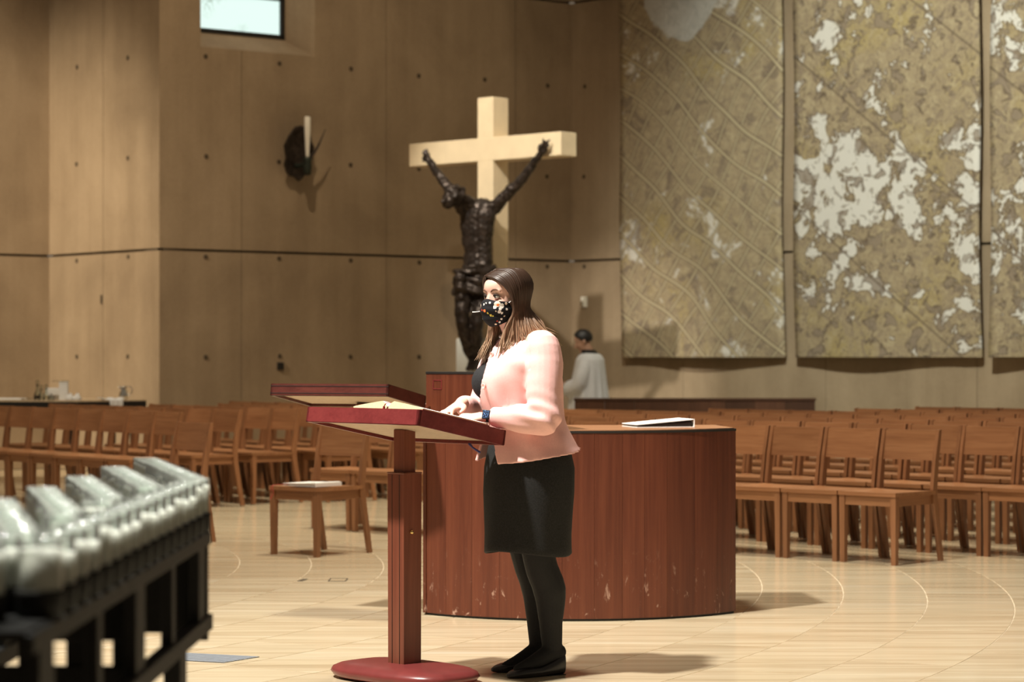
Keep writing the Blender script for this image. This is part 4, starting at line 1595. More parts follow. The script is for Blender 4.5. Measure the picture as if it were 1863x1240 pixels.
def votive(x, y, label, group):
    for p in cpos:
        if (p[0] - x) ** 2 + (p[1] - y) ** 2 < 0.0675 ** 2:
            return False
    cpos.append((x, y))
    obj('holder', HOLD, None, stand, Vector((x, y, ZG)) - so)
    t = thing('votive_candle', label, 'candle', (x, y, ZG), rng.uniform(0, 6), group)
    obj('glass_cup', GLS, None, t)
    me, h = WAX[int(rng.integers(0, 3))]
    obj('wax', me, None, t)
    obj('wick', WICK, None, t, (0, 0, h))
    return True


ends = [6.24, 5.74, 5.29, 4.86, 4.46, 4.06]
G = 'votive candles on the black stand'
k = 0
y = 3.49
while y < 5.21:
    votive(-0.681, y, f'white votive candle in clear glass, {ORD[k]} from the near end of the right edge', G)
    k += 1
    y += 0.106
for i, ye in enumerate(ends):
    nn_ = 14
    c = 0
    for j in range(nn_, 0, -1):
        t = j / nn_
        x, y = -0.681 - 0.264 * t, ye - 1.05 + 1.05 * t
        if y > 3.60 and votive(x, y, f'white votive candle, {ORD[c]} from the back in the {ORD[i]} slanting row from the far end', G):
            c += 1
k = 0
y = 3.43
while y < 5.18:
    if votive(-0.752, y, f'white votive candle, {ORD[k]} from the near end in the line inside the right edge', G):
        k += 1
    y += 0.121
for x, y, lb in ((-0.760, 3.36, 'votive candle nearest the camera, cut by the left picture edge'),):
    votive(x, y, lb, G)
# ------------------------------------------------------------------ woman at the lectern
WO = Vector((0.066, 10.10, 0))
WANG = math.radians(208.6)
wo = thing('person', 'woman in a pink jacket, black skirt and floral face mask reading at the lectern', 'person', WO, WANG)
Rm = Matrix.Rotation(WANG, 3, 'Z')


def loc_of(p):
    return Rm.inverted() @ (Vector(p) - WO)


X3, Y3, Z3 = Vector((1, 0, 0)), Vector((0, 1, 0)), Vector((0, 0, 1))
HC = Vector((0.108, 0.0, 1.574))               # eye level at the middle of the head
HR = Matrix.Rotation(math.radians(11.4), 3, 'Z') @ Matrix.Rotation(math.radians(4), 3, 'Y')


def H(x, y, z):
    return HC + HR @ Vector((x, y, z))


def Hs(shape):
    v, f = shape
    return [HC + HR @ Vector(q) for q in v], f


def vsec(z, cx, rx, ry, cy=0.0, e=2.2):
    return ((cx, cy, z), (rx, 0, 0), (0, ry, 0), e)


EL_N, WR_N = Vector((0.062, 0.252, 1.058)), Vector((0.238, 0.098, 1.078))
EL_F, WR_F = Vector((0.075, -0.285, 1.085)), Vector((0.262, -0.105, 1.125))
SH_N, SH_F = Vector((0.026, 0.178, 1.358)), Vector((0.02, -0.175, 1.362))


def hand(wr, fdir, side, nrm, curl=0.25, spread=1.0):
    """wrist, finger direction, direction of the thumb side, back-of-hand normal"""
    f = Vector(fdir).normalized()
    n = Vector(nrm)
    n = (n - f * n.dot(f)).normalized()
    s = Vector(side)
    s = (s - f * s.dot(f) - n * s.dot(n)).normalized()
    out = [rings([(wr - f * 0.03, s * 0.026, n * 0.021), (wr + f * 0.005, s * 0.027, n * 0.020), (wr + f * 0.035, s * 0.036, n * 0.018), (wr + f * 0.065, s * 0.040, n * 0.016), (wr + f * 0.088, s * 0.037, n * 0.012), (wr + f * 0.094, s * 0.030, n * 0.006)], 18)]
    for k, ln, rr in ((0.030, 0.068, 0.0085), (0.010, 0.076, 0.0088), (-0.011, 0.071, 0.0084), (-0.030, 0.056, 0.0075)):
        base = wr + f * (0.080 if abs(k) < 0.02 else 0.073) + s * k
        d = (f + s * k * 4.2 * spread).normalized()
        p1 = base + d * ln * 0.45 + n * 0.006
        p2 = base + d * ln * 0.78 - n * (0.004 + 0.02 * curl)
        p3 = base + d * ln * 0.98 - n * (0.016 + 0.05 * curl)
        out.append(tube([base - d * 0.012, p1, p2, p3], [rr * 1.1, rr, rr * 0.92, rr * 0.78], 10, per=3))
    tb_ = wr + f * 0.022 + s * 0.028
    out.append(tube([tb_ - s * 0.012, tb_ + s * 0.020 + f * 0.022 - n * 0.006, tb_ + s * 0.030 + f * 0.048 - n * 0.012, tb_ + s * 0.030 + f * 0.070 - n * 0.014], [0.015, 0.0125, 0.0105, 0.008], 10, per=3))
    return out


def body():
    P = []
    # torso
    P.append(rings([vsec(0.86, -0.01, 0.13, 0.165), vsec(0.96, 0.0, 0.125, 0.155), vsec(1.06, 0.01, 0.105, 0.135), vsec(1.16, 0.03, 0.12, 0.145), vsec(1.26, 0.045, 0.12, 0.155),
                    vsec(1.34, 0.03, 0.095, 0.165), vsec(1.385, 0.025, 0.07, 0.13), vsec(1.42, 0.03, 0.055, 0.075)], 28))
    # neck
    P.append(tube([(0.03, 0, 1.37), (0.055, 0, 1.43), H(-0.018, 0, -0.085), H(-0.012, 0, -0.04)], [0.066, 0.058, 0.053, 0.055], 18, per=4))
    # head
    P.append(Hs(ellipsoid((-0.012, 0, 0.032), (0.098, 0.077, 0.078), 28, 18)))
    P.append(Hs(ellipsoid((0.026, 0, -0.022), (0.062, 0.063, 0.088), 28, 18)))
    P.append(Hs(ellipsoid((0.040, 0, 0.040), (0.052, 0.060, 0.048), 24, 14)))
    P.append(Hs(ellipsoid((0.052, 0, -0.098), (0.030, 0.030, 0.020), 16, 10)))
    for s in (-1, 1):
        P.append(Hs(ellipsoid((0.052, s * 0.036, -0.034), (0.030, 0.027, 0.026), 16, 10)))
        P.append(Hs(ellipsoid((0.066, s * 0.030, 0.025), (0.017, 0.028, 0.010), 16, 10)))
        P.append(Hs(ellipsoid((0.020, s * 0.052, -0.066), (0.036, 0.014, 0.030), 14, 10)))
    P.append(Hs(tube([(0.080, 0, 0.014), (0.090, 0, -0.010), (0.104, 0, -0.034), (0.100, 0, -0.046)], [0.008, 0.009, 0.013, 0.012], 12, per=3)))
    # arms
    for sh, el, wr in ((SH_N, EL_N, WR_N), (SH_F, EL_F, WR_F)):
        P.append(tube([sh - Vector((0, math.copysign(0.05, sh.y), -0.02)), sh, sh.lerp(el, 0.5), el, el.lerp(wr, 0.35), el.lerp(wr, 0.75), wr], [0.055, 0.058, 0.050, 0.042, 0.043, 0.034, 0.026], 14, per=3))
    P += hand(WR_N, (0.86, -0.50, -0.10), (-0.5, -0.8, 0), (0.2, 0.25, 1), 0.30)
    P += hand(WR_F, (0.80, 0.42, -0.32), (-0.4, 0.85, 0), (0.25, -0.1, 1), 0.35)
    # legs
    for kn, an, hip, fx in ((Vector((-0.010, 0.086, 0.475)), Vector((-0.070, 0.083, 0.115)), Vector((0.0, 0.085, 0.88)), 1), (Vector((-0.045, -0.080, 0.475)), Vector((-0.100, -0.080, 0.105)), Vector((0.0, -0.085, 0.88)), 0)):
        calf = kn.lerp(an, 0.34) + Vector((-0.026, 0, 0))
        low = kn.lerp(an, 0.72) + Vector((-0.010, 0, 0))
        P.append(tube([hip, hip.lerp(kn, 0.5) + Vector((0.012, 0, 0)), kn, calf, low, an], [0.098, 0.084, 0.068, 0.069, 0.049, 0.042], 18, per=4))
        P.append(tube([an + Vector((-0.028, 0, -0.022)), an + Vector((0.010, 0, -0.024)), an + Vector((0.085, 0.004, -0.058)), an + Vector((0.165, 0.006, -0.082))], [0.036, 0.041, 0.034, 0.022], 14, per=4))
    me = remesh('body', P, 0.0055, 5)
    me.materials.append(M['skin'])
    me.materials.append(M['tights'])
    c = np.empty(len(me.polygons) * 3)
    me.polygons.foreach_get('center', c)
    me.polygons.foreach_set('material_index', (c.reshape(-1, 3)[:, 2] < 0.93).astype(np.int32))
    return me


obj('body', body(), None, wo)

# eyes, brows
for s in (1, -1):
    nm = 'eye'
    v, f = Hs(ellipsoid((0.0680, s * 0.031, 0.0), (0.0125, 0.0145, 0.0100), 18, 12))
    e = obj(nm, new_mesh(nm, v, f, True), M['eye_white'], wo)
    v, f = Hs(ellipsoid((0.0770, s * 0.0305 - 0.001, 0.0002), (0.0045, 0.0066, 0.0066), 14, 10))
    obj('iris', new_mesh('iris', v, f, True), M['iris'], e)
    up = [(0.067, s * 0.0490, -0.001), (0.0755, s * 0.0425, 0.0066), (0.0810, s * 0.031, 0.0082), (0.0800, s * 0.021, 0.0052), (0.0765, s * 0.0160, 0.0)]
    v, f = Hs(tube(up, [0.0014, 0.0028, 0.0030, 0.0026, 0.0012], 8, per=4))
    obj('upper_lid', new_mesh('upper_lid', v, f, True), M['lash'], e)
    lowl = [(0.067, s * 0.0475, -0.002), (0.0750, s * 0.040, -0.0080), (0.0790, s * 0.031, -0.0098), (0.0775, s * 0.0205, -0.0065)]
    v, f = Hs(tube(lowl, [0.0010, 0.0018, 0.0020, 0.0012], 8, per=4))
    obj('lower_lid', new_mesh('lower_lid', v, f, True), M['lid'], e)
    br = [(0.0850, s * 0.0130, 0.0215), (0.0860, s * 0.026, 0.0290), (0.0800, s * 0.040, 0.0300), (0.0680, s * 0.0535, 0.0205)]
    v, f = Hs(tube(br, [0.0026, 0.0034, 0.0030, 0.0012], 8, per=4))
    obj('eyebrow', new_mesh('eyebrow', v, f, True), M['brow'], wo)


# face mask with printed flowers
def mask_mat():
    t = NT('floral_mask_cloth')
    tc = t.n('ShaderNodeTexCoord')
    nz = t.n('ShaderNodeTexNoise')
    nz.inputs['Scale'].default_value = 160
    t.l(tc.outputs['Object'], nz.inputs['Vector'])
    vm = t.n('ShaderNodeVectorMath', operation='MULTIPLY_ADD')
    t.l(nz.outputs['Color'], vm.inputs[0])
    vm.inputs[1].default_value = (0.007, 0.007, 0.007)
    t.l(tc.outputs['Object'], vm.inputs[2])
    c = (0.010, 0.010, 0.012)
    cream, white, orange, yellow, red = (0.82, 0.66, 0.50), (0.80, 0.76, 0.70), (0.85, 0.22, 0.06), (0.75, 0.62, 0.10), (0.45, 0.05, 0.03)
    spots = [(0.55, 0.12, 0.0135, cream), (0.72, 0.22, 0.010, white), (0.48, 0.26, 0.008, white), (0.66, 0.34, 0.007, white), (0.58, 0.17, 0.0055, orange), (0.25, 0.10, 0.005, white), (0.10, 0.13, 0.004, white),
             (-0.02, 0.18, 0.005, white), (0.60, 0.48, 0.008, white), (0.68, 0.55, 0.0055, white), (0.50, 0.44, 0.004, cream), (0.05, 0.42, 0.0068, orange), (0.17, 0.50, 0.0045, yellow), (0.27, 0.58, 0.005, yellow),
             (0.36, 0.62, 0.0035, yellow), (-0.1, 0.38, 0.005, red), (0.62, 0.82, 0.0045, white), (0.50, 0.92, 0.005, white), (0.74, 0.72, 0.0035, cream), (0.30, 0.95, 0.0045, cream), (0.44, 0.85, 0.0035, red),
             (-0.35, 0.2, 0.008, cream), (-0.5, 0.5, 0.007, orange), (-0.6, 0.3, 0.009, white), (-0.35, 0.75, 0.006, white), (0.85, 0.40, 0.006, white), (0.88, 0.1, 0.006, cream)]
    for u, v, r, col in spots:
        p = H(*mask_pt(u, v, 0.001)) + Vector((0.0035, 0.0035, 0.0035))
        ds = t.n('ShaderNodeVectorMath', operation='DISTANCE')
        t.l(vm.outputs[0], ds.inputs[0])
        ds.inputs[1].default_value = p
        k = t.math('LESS_THAN', ds.outputs['Value'], r)
        c = t.mix(k, c, col)
    return t.done(c, 0.8, 0, 0.2)


def mask_pt(u, v, h=0.0):
    """u across the face (-1..1), v from the nose bridge down (0..1)"""
    prof = np.interp(v, [0, 0.12, 0.32, 0.5, 0.75, 0.92, 1.0], [0.099, 0.112, 0.1205, 0.117, 0.108, 0.094, 0.078])
    side_y = np.interp(v, [0, 0.5, 1.0], [0.067, 0.0705, 0.062])
    side_x = np.interp(v, [0, 0.5, 1.0], [0.036, 0.022, 0.018])
    a = u * PI / 2
    cth = max(math.cos(a), 0.0)
    x = side_x + (prof - side_x) * cth ** 0.85
    y = side_y * math.sin(a)
    ztop = -0.012 - 0.012 * abs(u) ** 1.5 + 0.006 * math.exp(-(u / 0.25) ** 2)
    zbot = -0.124 + 0.030 * abs(u) ** 1.5
    z = ztop + (zbot - ztop) * v
    pleat = 0.0016 * math.sin(v * 6 * PI) * (0.4 + 0.6 * cth)
    return (x + (h + pleat) * max(cth, 0.2), y + (h + pleat) * math.sin(a), z)


V, F = [], []
nu, nv_ = 40, 30
for j in range(nv_ + 1):
    for i in range(nu + 1):
        V.append(H(*mask_pt(-1 + 2 * i / nu, j / nv_)))
for j in range(nv_):
    for i in range(nu):
        a = j * (nu + 1) + i
        F.append((a, a + 1, a + nu + 2, a + nu + 1))
me = new_mesh('face_mask', V, F, True)
bm = bmesh.new()
bm.from_mesh(me)
bmesh.ops.solidify(bm, geom=bm.faces[:], thickness=-0.0025)
me = bm_mesh('face_mask', bm, True)
mk = obj('face_mask', me, mask_mat(), wo)
mk['label'] = 'black face mask printed with white, orange and yellow flowers'
for pts in ([H(*mask_pt(0.99, 0.04)), H(0.012, 0.074, -0.012), H(-0.012, 0.079, 0.0)], [H(*mask_pt(0.99, 0.9)), H(0.005, 0.074, -0.062), H(-0.014, 0.079, -0.035)],
            [H(*mask_pt(-0.99, 0.04)), H(0.012, -0.074, -0.012), H(-0.012, -0.079, 0.0)], [H(*mask_pt(-0.99, 0.9)), H(0.005, -0.074, -0.062), H(-0.014, -0.079, -0.035)]):
    obj('ear_loop', new_mesh('ear_loop', *tube(pts, 0.0019, 8, per=4), True), M['elastic'], mk)
tie = tube([H(*mask_pt(-0.75, 0.42)), H(0.085, -0.084, -0.060), H(0.098, -0.098, -0.060)], [0.0016, 0.0016, 0.0022], 8, per=3)
obj('loose_cord', new_mesh('loose_cord', *tie, True), M['elastic'], mk)


# hair: cap plus long strands, dark at the crown and blond at the ends
def hair_mat():
    t = NT('ombre_hair')
    tc = t.n('ShaderNodeTexCoord')
    sx = t.n('ShaderNodeSeparateXYZ')
    t.l(tc.outputs['Object'], sx.inputs[0])
    st_ = t.noise(t.coord((60, 60, 5)), 3.0, 4, 0.6)
    zz = t.math('ADD', sx.outputs[2], t.math('MULTIPLY', t.math('SUBTRACT', st_, 0.5), 0.16))
    k = t.math('MULTIPLY', t.math('SUBTRACT', zz, 1.30), 2.6)
    c = t.ramp(k, [(0.10, (0.62, 0.42, 0.27)), (0.36, (0.42, 0.25, 0.15)), (0.58, (0.085, 0.042, 0.024)), (0.85, (0.045, 0.022, 0.013))])
    c = t.mix(0.7, c, t.mix(t.ramp(st_, [(0.35, (0, 0, 0)), (0.65, (1, 1, 1))]), (0.025, 0.012, 0.007), c))
    return t.done(c, 0.40, 0, 0.5)


M['hair'] = hair_mat()


def ell(az, el, k=1.0):
    """point on the scalp; az from the front, positive to her left"""
    return Vector((-0.012 + 0.103 * k * math.cos(az) * math.cos(el), 0.083 * k * math.sin(az) * math.cos(el), 0.030 + 0.085 * k * math.sin(el)))


hp = []
# scalp cap: behind the hairline only
secs_v, secs_f = [], []
NA, NE = 48, 16
for j in range(NE + 1):
    for i in range(NA):
        az = -PI + 2 * PI * i / NA
        front = max(0.0, math.cos(az))
        lo = -0.55 + 1.52 * front ** 0.75
        el = lo + (PI / 2 - lo) * (j / NE)
        secs_v.append(H(*ell(az, el, 1.0)))
for j in range(NE):
    for i in range(NA):
        i2 = (i + 1) % NA
        secs_f.append((j * NA + i, j * NA + i2, (j + 1) * NA + i2, (j + 1) * NA + i))
hp.append((secs_v, secs_f))


def strand(s, u, lift, jit):
    """s = +1 her left (near) side, -1 her right; u 0 at the face .. 1 at the back"""
    j = lambda k=0.004: Vector(rng.normal(0, k, 3))
    # parting runs from the front hairline to the crown, a little to her right
    tpt = 0.03 + 0.97 * u
    root = Vector((0.070 - 0.125 * tpt, -0.018 + 0.012 * tpt, 0.096 + 0.020 * math.sin(PI * min(1, tpt * 1.1)) - 0.006))
    azm = math.radians(np.interp(u, [0, 0.25, 0.6, 1.0], [58, 84, 128, 178])) * s
    k = 1.06 + lift
    p1 = ell(azm * np.interp(u, [0, 1], [0.86, 1.0]), math.radians(np.interp(u, [0, 1], [52, 50])), k)
    p2 = ell(azm, math.radians(8), k + 0.01)
    p3 = ell(azm * 1.04, math.radians(-38), k + 0.06) + Vector((0, 0, -0.02))
    # near the face the hair sweeps across the temple from the front of the parting
    fw_ = max(0.0, 1 - u / 0.30) ** 0.8
    root = root.lerp(Vector((0.080, -0.022, 0.086)), fw_)
    p1 = p1.lerp(Vector((0.072, s * 0.046, 0.066)) * (1 + lift * 0.5), fw_)
    p2 = p2.lerp(Vector((0.040, s * 0.079, 0.014)) * (1 + lift * 0.5), fw_)
    p3 = p3.lerp(Vector((0.026, s * 0.083, -0.062)) * (1 + lift * 0.5), fw_)
    H1 = [H(*q) for q in (root * (1 + lift * 0.4), p1, p2, p3)]
    # lower half: falls over the shoulder, in front (u small) or behind
    if s > 0:
        ends = [(0.0, Vector((0.150, 0.060, 1.325))), (0.3, Vector((0.085, 0.105, 1.335))), (0.55, Vector((-0.03, 0.13, 1.40))), (1.0, Vector((-0.095, 0.06, 1.36)))]
        mids = [(0.0, Vector((0.140, 0.062, 1.425))), (0.3, Vector((0.085, 0.090, 1.430))), (0.55, Vector((0.012, 0.094, 1.455))), (1.0, Vector((-0.035, 0.035, 1.455)))]
    else:
        ends = [(0.0, Vector((0.175, -0.075, 1.315))), (0.3, Vector((0.150, -0.110, 1.325))), (0.55, Vector((-0.01, -0.14, 1.38))), (1.0, Vector((-0.090, -0.04, 1.36)))]
        mids = [(0.0, Vector((0.140, -0.066, 1.420))), (0.3, Vector((0.100, -0.088, 1.425))), (0.55, Vector((0.02, -0.095, 1.45))), (1.0, Vector((-0.035, -0.03, 1.455)))]
    us = [e[0] for e in ends]
    en = Vector([np.interp(u, us, [e[1][i] for e in ends]) for i in range(3)])
    mi = Vector([np.interp(u, us, [e[1][i] for e in mids]) for i in range(3)])
    out = Vector((mi.x - 0.05, mi.y, 0)).normalized() * lift * 0.10
    pts = H1 + [mi + out + j(jit), en + out * 1.5 + j(jit * 2.2)]
    return pts


for s in (1, -1):
    for q in range(460 if s > 0 else 260):
        u = rng.uniform(0, 1) ** (1.0 if s > 0 else 0.85)
        lift = rng.uniform(-0.03, 0.07)
        r = rng.uniform(0.0030, 0.0052)
        pts = strand(s, u, lift, 0.006)
        hp.append(tube(pts, [r * 0.9, r * 1.1, r * 1.2, r * 1.1, r * 0.9, r * 0.25], 5, per=4, round_ends=False))
me = new_mesh('hair', *join(hp), True)
hr_ = obj('hair', me, M['hair'], wo)
hr_['label'] = 'long brown hair fading to blond ends'

# necklace of small pearls
bd = []
for k in range(36):
    a = 2 * PI * k / 36
    q = Vector((0.052, 0, 1.425)) + Vector((0.071 * math.cos(a), 0.070 * math.sin(a), -0.022 * math.cos(a)))
    bd.append(ellipsoid(q, (0.0048, 0.0048, 0.0048), 8, 6))
obj('necklace', new_mesh('necklace', *join(bd), True), M['pearl'], wo)['label'] = 'short pearl necklace'


# black knit top
def top_mesh():
    P = [rings([vsec(0.93, 0.0, 0.135, 0.165), vsec(1.02, 0.005, 0.125, 0.150), vsec(1.10, 0.025, 0.130, 0.150), vsec(1.17, 0.040, 0.135, 0.158), vsec(1.25, 0.045, 0.140, 0.168), vsec(1.32, 0.035, 0.115, 0.172),
                vsec(1.375, 0.028, 0.085, 0.140), vsec(1.405, 0.035, 0.072, 0.095), vsec(1.425, 0.042, 0.064, 0.072)], 32)]
    for s in (-1, 1):
        P.append(ellipsoid((0.132, s * 0.060 - 0.030, 1.215), (0.080, 0.070, 0.080), 20, 14))
    return remesh('top', P, 0.007, 8)


obj('knit_top', top_mesh(), M['knit'], wo)['label'] = 'black knit top'

# skirt
secs = []
for z, cx, rx, ry in ((0.985, 0.0, 0.140, 0.172), (0.94, -0.004, 0.160, 0.188), (0.86, -0.006, 0.176, 0.203), (0.76, -0.004, 0.178, 0.202), (0.66, -0.002, 0.174, 0.194), (0.58, 0.000, 0.172, 0.188), (0.535, 0.001, 0.173, 0.188), (0.512, 0.001, 0.174, 0.188),
                      (0.506, 0.001, 0.168, 0.182), (0.53, 0.001, 0.160, 0.176), (0.60, 0.0, 0.155, 0.172)):
    secs.append(vsec(z, cx, rx, ry, 0.0, 2.25))
v, f = rings(secs, 72, cap=True)
nv2 = []
for q in v:
    a = math.atan2(q.y, q.x)
    dr_ = 0.004 * math.sin(5 * a + 3 * q.z) * max(0, (0.95 - q.z)) * 2 + 0.003 * math.sin(9 * a - 8 * q.z)
    q = Vector((q.x * (1 + dr_ * 3), q.y * (1 + dr_ * 3), q.z))
    if q.z < 0.56:
        q.z += 0.012 * math.sin(a * 2 + 0.6)
    nv2.append(q)
obj('skirt', new_mesh('skirt', nv2, f, True), M['skirt'], wo)['label'] = 'black knee-length skirt'


# jacket: open front panels, sleeves
def jacket_mesh():
    P = []
    zs = [1.402, 1.385, 1.355, 1.31, 1.26, 1.21, 1.15, 1.09, 1.03, 0.98, 0.94, 0.90]
    tab = {  # z: cx, rx, ry, near edge deg, far edge deg, far flare
        1.402: (0.030, 0.080, 0.100, -14, -46, 1.00), 1.385: (0.028, 0.098, 0.142, -15, -44, 1.00), 1.355: (0.030, 0.122, 0.182, -8, -42, 1.00), 1.31: (0.038, 0.148, 0.196, -2, -46, 1.02),
        1.26: (0.046, 0.176, 0.188, 6, -50, 1.06), 1.21: (0.046, 0.185, 0.178, 3, -54, 1.10), 1.15: (0.036, 0.176, 0.170, -8, -54, 1.14), 1.09: (0.022, 0.165, 0.166, -16, -52, 1.16),
        1.03: (0.008, 0.166, 0.178, -8, -48, 1.14), 0.98: (-0.002, 0.178, 0.202, 2, -44, 1.10), 0.94: (-0.006, 0.192, 0.216, 10, -40, 1.08), 0.90: (-0.008, 0.206, 0.230, 17, -36, 1.06)}
    tz = sorted(tab)
    arr = np.array([tab[q] for q in tz])
    pz = []
    for q in range(len(zs) - 1):
        pz += [zs[q], zs[q] * 0.75 + zs[q + 1] * 0.25, (zs[q] + zs[q + 1]) / 2, zs[q] * 0.25 + zs[q + 1] * 0.75]
    zs = pz + [zs[-1]]
    ker = np.array([1, 3, 5, 6, 5, 3, 1]) / 24.0
    cols_ = []
    for q in range(6):
        raw = np.interp(zs, tz, arr[:, q])
        pad = np.concatenate([np.full(3, raw[0]), raw, np.full(3, raw[-1])])
        sm = np.convolve(pad, ker, 'valid')
        sm[:2], sm[-2:] = raw[:2], raw[-2:]
        cols_.append(sm)
    tab = {z_: tuple(cc[q] for cc in cols_) for q, z_ in enumerate(zs)}
    N = 56
    outer, inner = [], []
    th = 0.013
    for z in zs:
        cx, rx, ry, na, fa, fl_ = tab[z]
        ro, ri = [], []
        a0, a1 = math.radians(na), math.radians(360 + fa)
        for i in range(N + 1):
            a = a0 + (a1 - a0) * i / N
            ca, sa = math.cos(a), math.sin(a)
            e = 2.25
            x = math.copysign(abs(ca) ** (2 / e), ca)
            y = math.copysign(abs(sa) ** (2 / e), sa)
            k = 1.0
            if math.degrees(a) > 270:
                k = 1 + (fl_ - 1) * ((math.degrees(a) - 270) / 90)
            hem = 0.0
            if z < 0.945:
                hem = (0.945 - z) / 0.045 * (0.032 * (-ca) + 0.010) 
            zz = z + hem
            wob = 0.0025 * math.sin(9 * a + z * 30) * (1.3 - z) * 3 if z < 1.2 else 0
            ro.append(Vector((cx + (rx * k + wob) * x, (ry * k + wob) * y, zz)))
            ri.append(Vector((cx + (rx * k + wob - th) * x, (ry * k + wob - th) * y, zz)))
        outer.append(ro)
        inner.append(ri)
    V = [q for r in outer for q in r] + [q for r in inner for q in r]
    F = []
    n1 = N + 1
    off_ = len(zs) * n1
    for k in range(len(zs) - 1):
        for i in range(N):
            a = k * n1 + i
            F.append((a, a + 1, a + n1 + 1, a + n1))
            F.append((off_ + a, off_ + a + n1, off_ + a + n1 + 1, off_ + a + 1))
        for i in (0, N):
            a = k * n1 + i
            F.append((a, a + n1, off_ + a + n1, off_ + a))
    for k in (0, len(zs) - 1):
        for i in range(N):
            a = k * n1 + i
            F.append((a, off_ + a, off_ + a + 1, a + 1))
    P.append((V, F))
    for sh, el, wr, g_ in ((SH_N, EL_N, WR_N, 1.0), (SH_F, EL_F, WR_F, 0.92)):
        sgn = math.copysign(1, sh.y)
        cuff = el.lerp(wr, 0.80)
        P.append(tube([sh + Vector((0, -sgn * 0.055, 0.010)), sh + Vector((0, -sgn * 0.005, 0.004)), sh.lerp(el, 0.22) + Vector((-0.004, 0, 0)), sh.lerp(el, 0.5), sh.lerp(el, 0.8), el + Vector((0, 0, 0.010)), el.lerp(wr, 0.3) + Vector((0, 0, 0.002)), el.lerp(wr, 0.65), cuff],
                      [0.050 * g_, 0.072 * g_, 0.078 * g_, 0.074 * g_, 0.070 * g_, 0.066 * g_, 0.060 * g_, 0.051 * g_, 0.047 * g_], 20, per=4))
    def folds(co, no):
        d = 0.0025 * fnoise(co, 26.0, 0.7)
        # creases radiating from the inner elbow and the armpit
        for c, amp, fr in ((EL_N + Vector((0.03, -0.01, 0.02)), 0.0085, 120.0), (SH_N + Vector((0.06, -0.02, -0.07)), 0.0045, 80.0)):
            r = np.linalg.norm(co - np.array(c), axis=1)
            u = co @ np.array((0.55, 0.25, -0.8))
            d += amp * np.sin(fr * u) * np.exp(-(r / 0.075) ** 2)
        # armhole seam of the near sleeve and soft drag folds down the front panel
        p = co - np.array(SH_N + Vector((0.0, 0.012, 0)))
        ax_ = np.array((0.10, 0.86, 0.30))
        ax_ = ax_ / np.linalg.norm(ax_)
        near_ = (np.linalg.norm(p, axis=1) < 0.125)
        d -= 0.0060 * np.exp(-((p @ ax_) / 0.006) ** 2) * near_
        az_ = np.degrees(np.arctan2(co[:, 1], co[:, 0]))
        band = np.exp(-((co[:, 2] - 1.11) / 0.085) ** 2) * np.exp(-((az_ - 35) / 26) ** 2) * (co[:, 0] > 0.05)
        d += 0.0065 * np.sin(np.radians(az_ * 11) + 9 * co[:, 2]) * band
        return d
    return remesh('jacket', P, 0.0055, 3, folds)


jk = obj('jacket', jacket_mesh(), M['jacket'], wo)
jk['label'] = 'pale pink wool jacket worn open'
for z, ang, cx, rx, ry in ((1.075, -2, 0.020, 0.168, 0.184), (1.20, 12, 0.046, 0.188, 0.198), (1.33, 4, 0.036, 0.142, 0.194)):
    a = math.radians(ang)
    q = Vector((cx + (rx + 0.001) * math.cos(a), (ry + 0.001) * math.sin(a), z))
    nq = Vector((math.cos(a), math.sin(a) * 0.9, 0.0)).normalized()
    rot = nq.to_track_quat('Z', 'Y').to_matrix()
    v, f = lathe([(0.0115, -0.003), (0.0120, 0.002), (0.0095, 0.0042), (0.0085, 0.003), (0.0015, 0.003), (0.001, 0.001)], 18)
    obj('button', new_mesh('button', [q + rot @ p for p in v], f, True), M['button'], jk)

# watch on the near wrist
wdir = (WR_N - EL_N).normalized()
wc = WR_N + wdir * 0.004
wu = Vector((0, 0, 1)) - wdir * wdir.z
wu.normalize()
wv = wdir.cross(wu)
secs = []
ring_v, ring_f = [], []
NR = 32
for ww, rr in ((-0.010, 0.0275), (-0.010, 0.0305), (0.010, 0.0305), (0.010, 0.0275)):
    for i in range(NR):
        a = 2 * PI * i / NR
        ring_v.append(wc + wdir * ww + (wu * math.sin(a) * 0.83 + wv * math.cos(a) * 1.03) * rr)
for k in range(4):
    for i in range(NR):
        ring_f.append((k * NR + i, k * NR + (i + 1) % NR, ((k + 1) % 4) * NR + (i + 1) % NR, ((k + 1) % 4) * NR + i))
wt_ = obj('watch', new_mesh('watch', ring_v, ring_f), M['strap'], wo)
wt_['label'] = 'black wristwatch with lit square face'
t = NT('watch_screen')
nzz = t.noise(t.coord((1, 1, 1)), 260, 2)
cc = t.ramp(nzz, [(0.50, (0.01, 0.012, 0.02)), (0.58, (0.25, 0.45, 0.85))])
t.l(cc, t.b.inputs['Emission Color'])
t.b.inputs['Emission Strength'].default_value = 0.7
M['screen'] = t.done((0.01, 0.01, 0.015), 0.15)
wcam = Rm.inverted() @ Vector((0.0, -1.0, 0.25))
wn = (wcam - wdir * wcam.dot(wdir)).normalized()
ws = wdir.cross(wn)
rot = Matrix((wdir, ws, wn)).transposed()
bm = bmesh.new()
add_box(bm, wc + wn * 0.031, (0.032, 0.038, 0.010), rot, 0.003, 2)
obj('watch_case', bm_mesh('watch_case', bm), M['strap'], wt_)
bm = bmesh.new()
add_box(bm, wc + wn * 0.0364, (0.025, 0.031, 0.0012), rot)
obj('watch_screen', bm_mesh('watch_screen', bm), M['screen'], wt_)


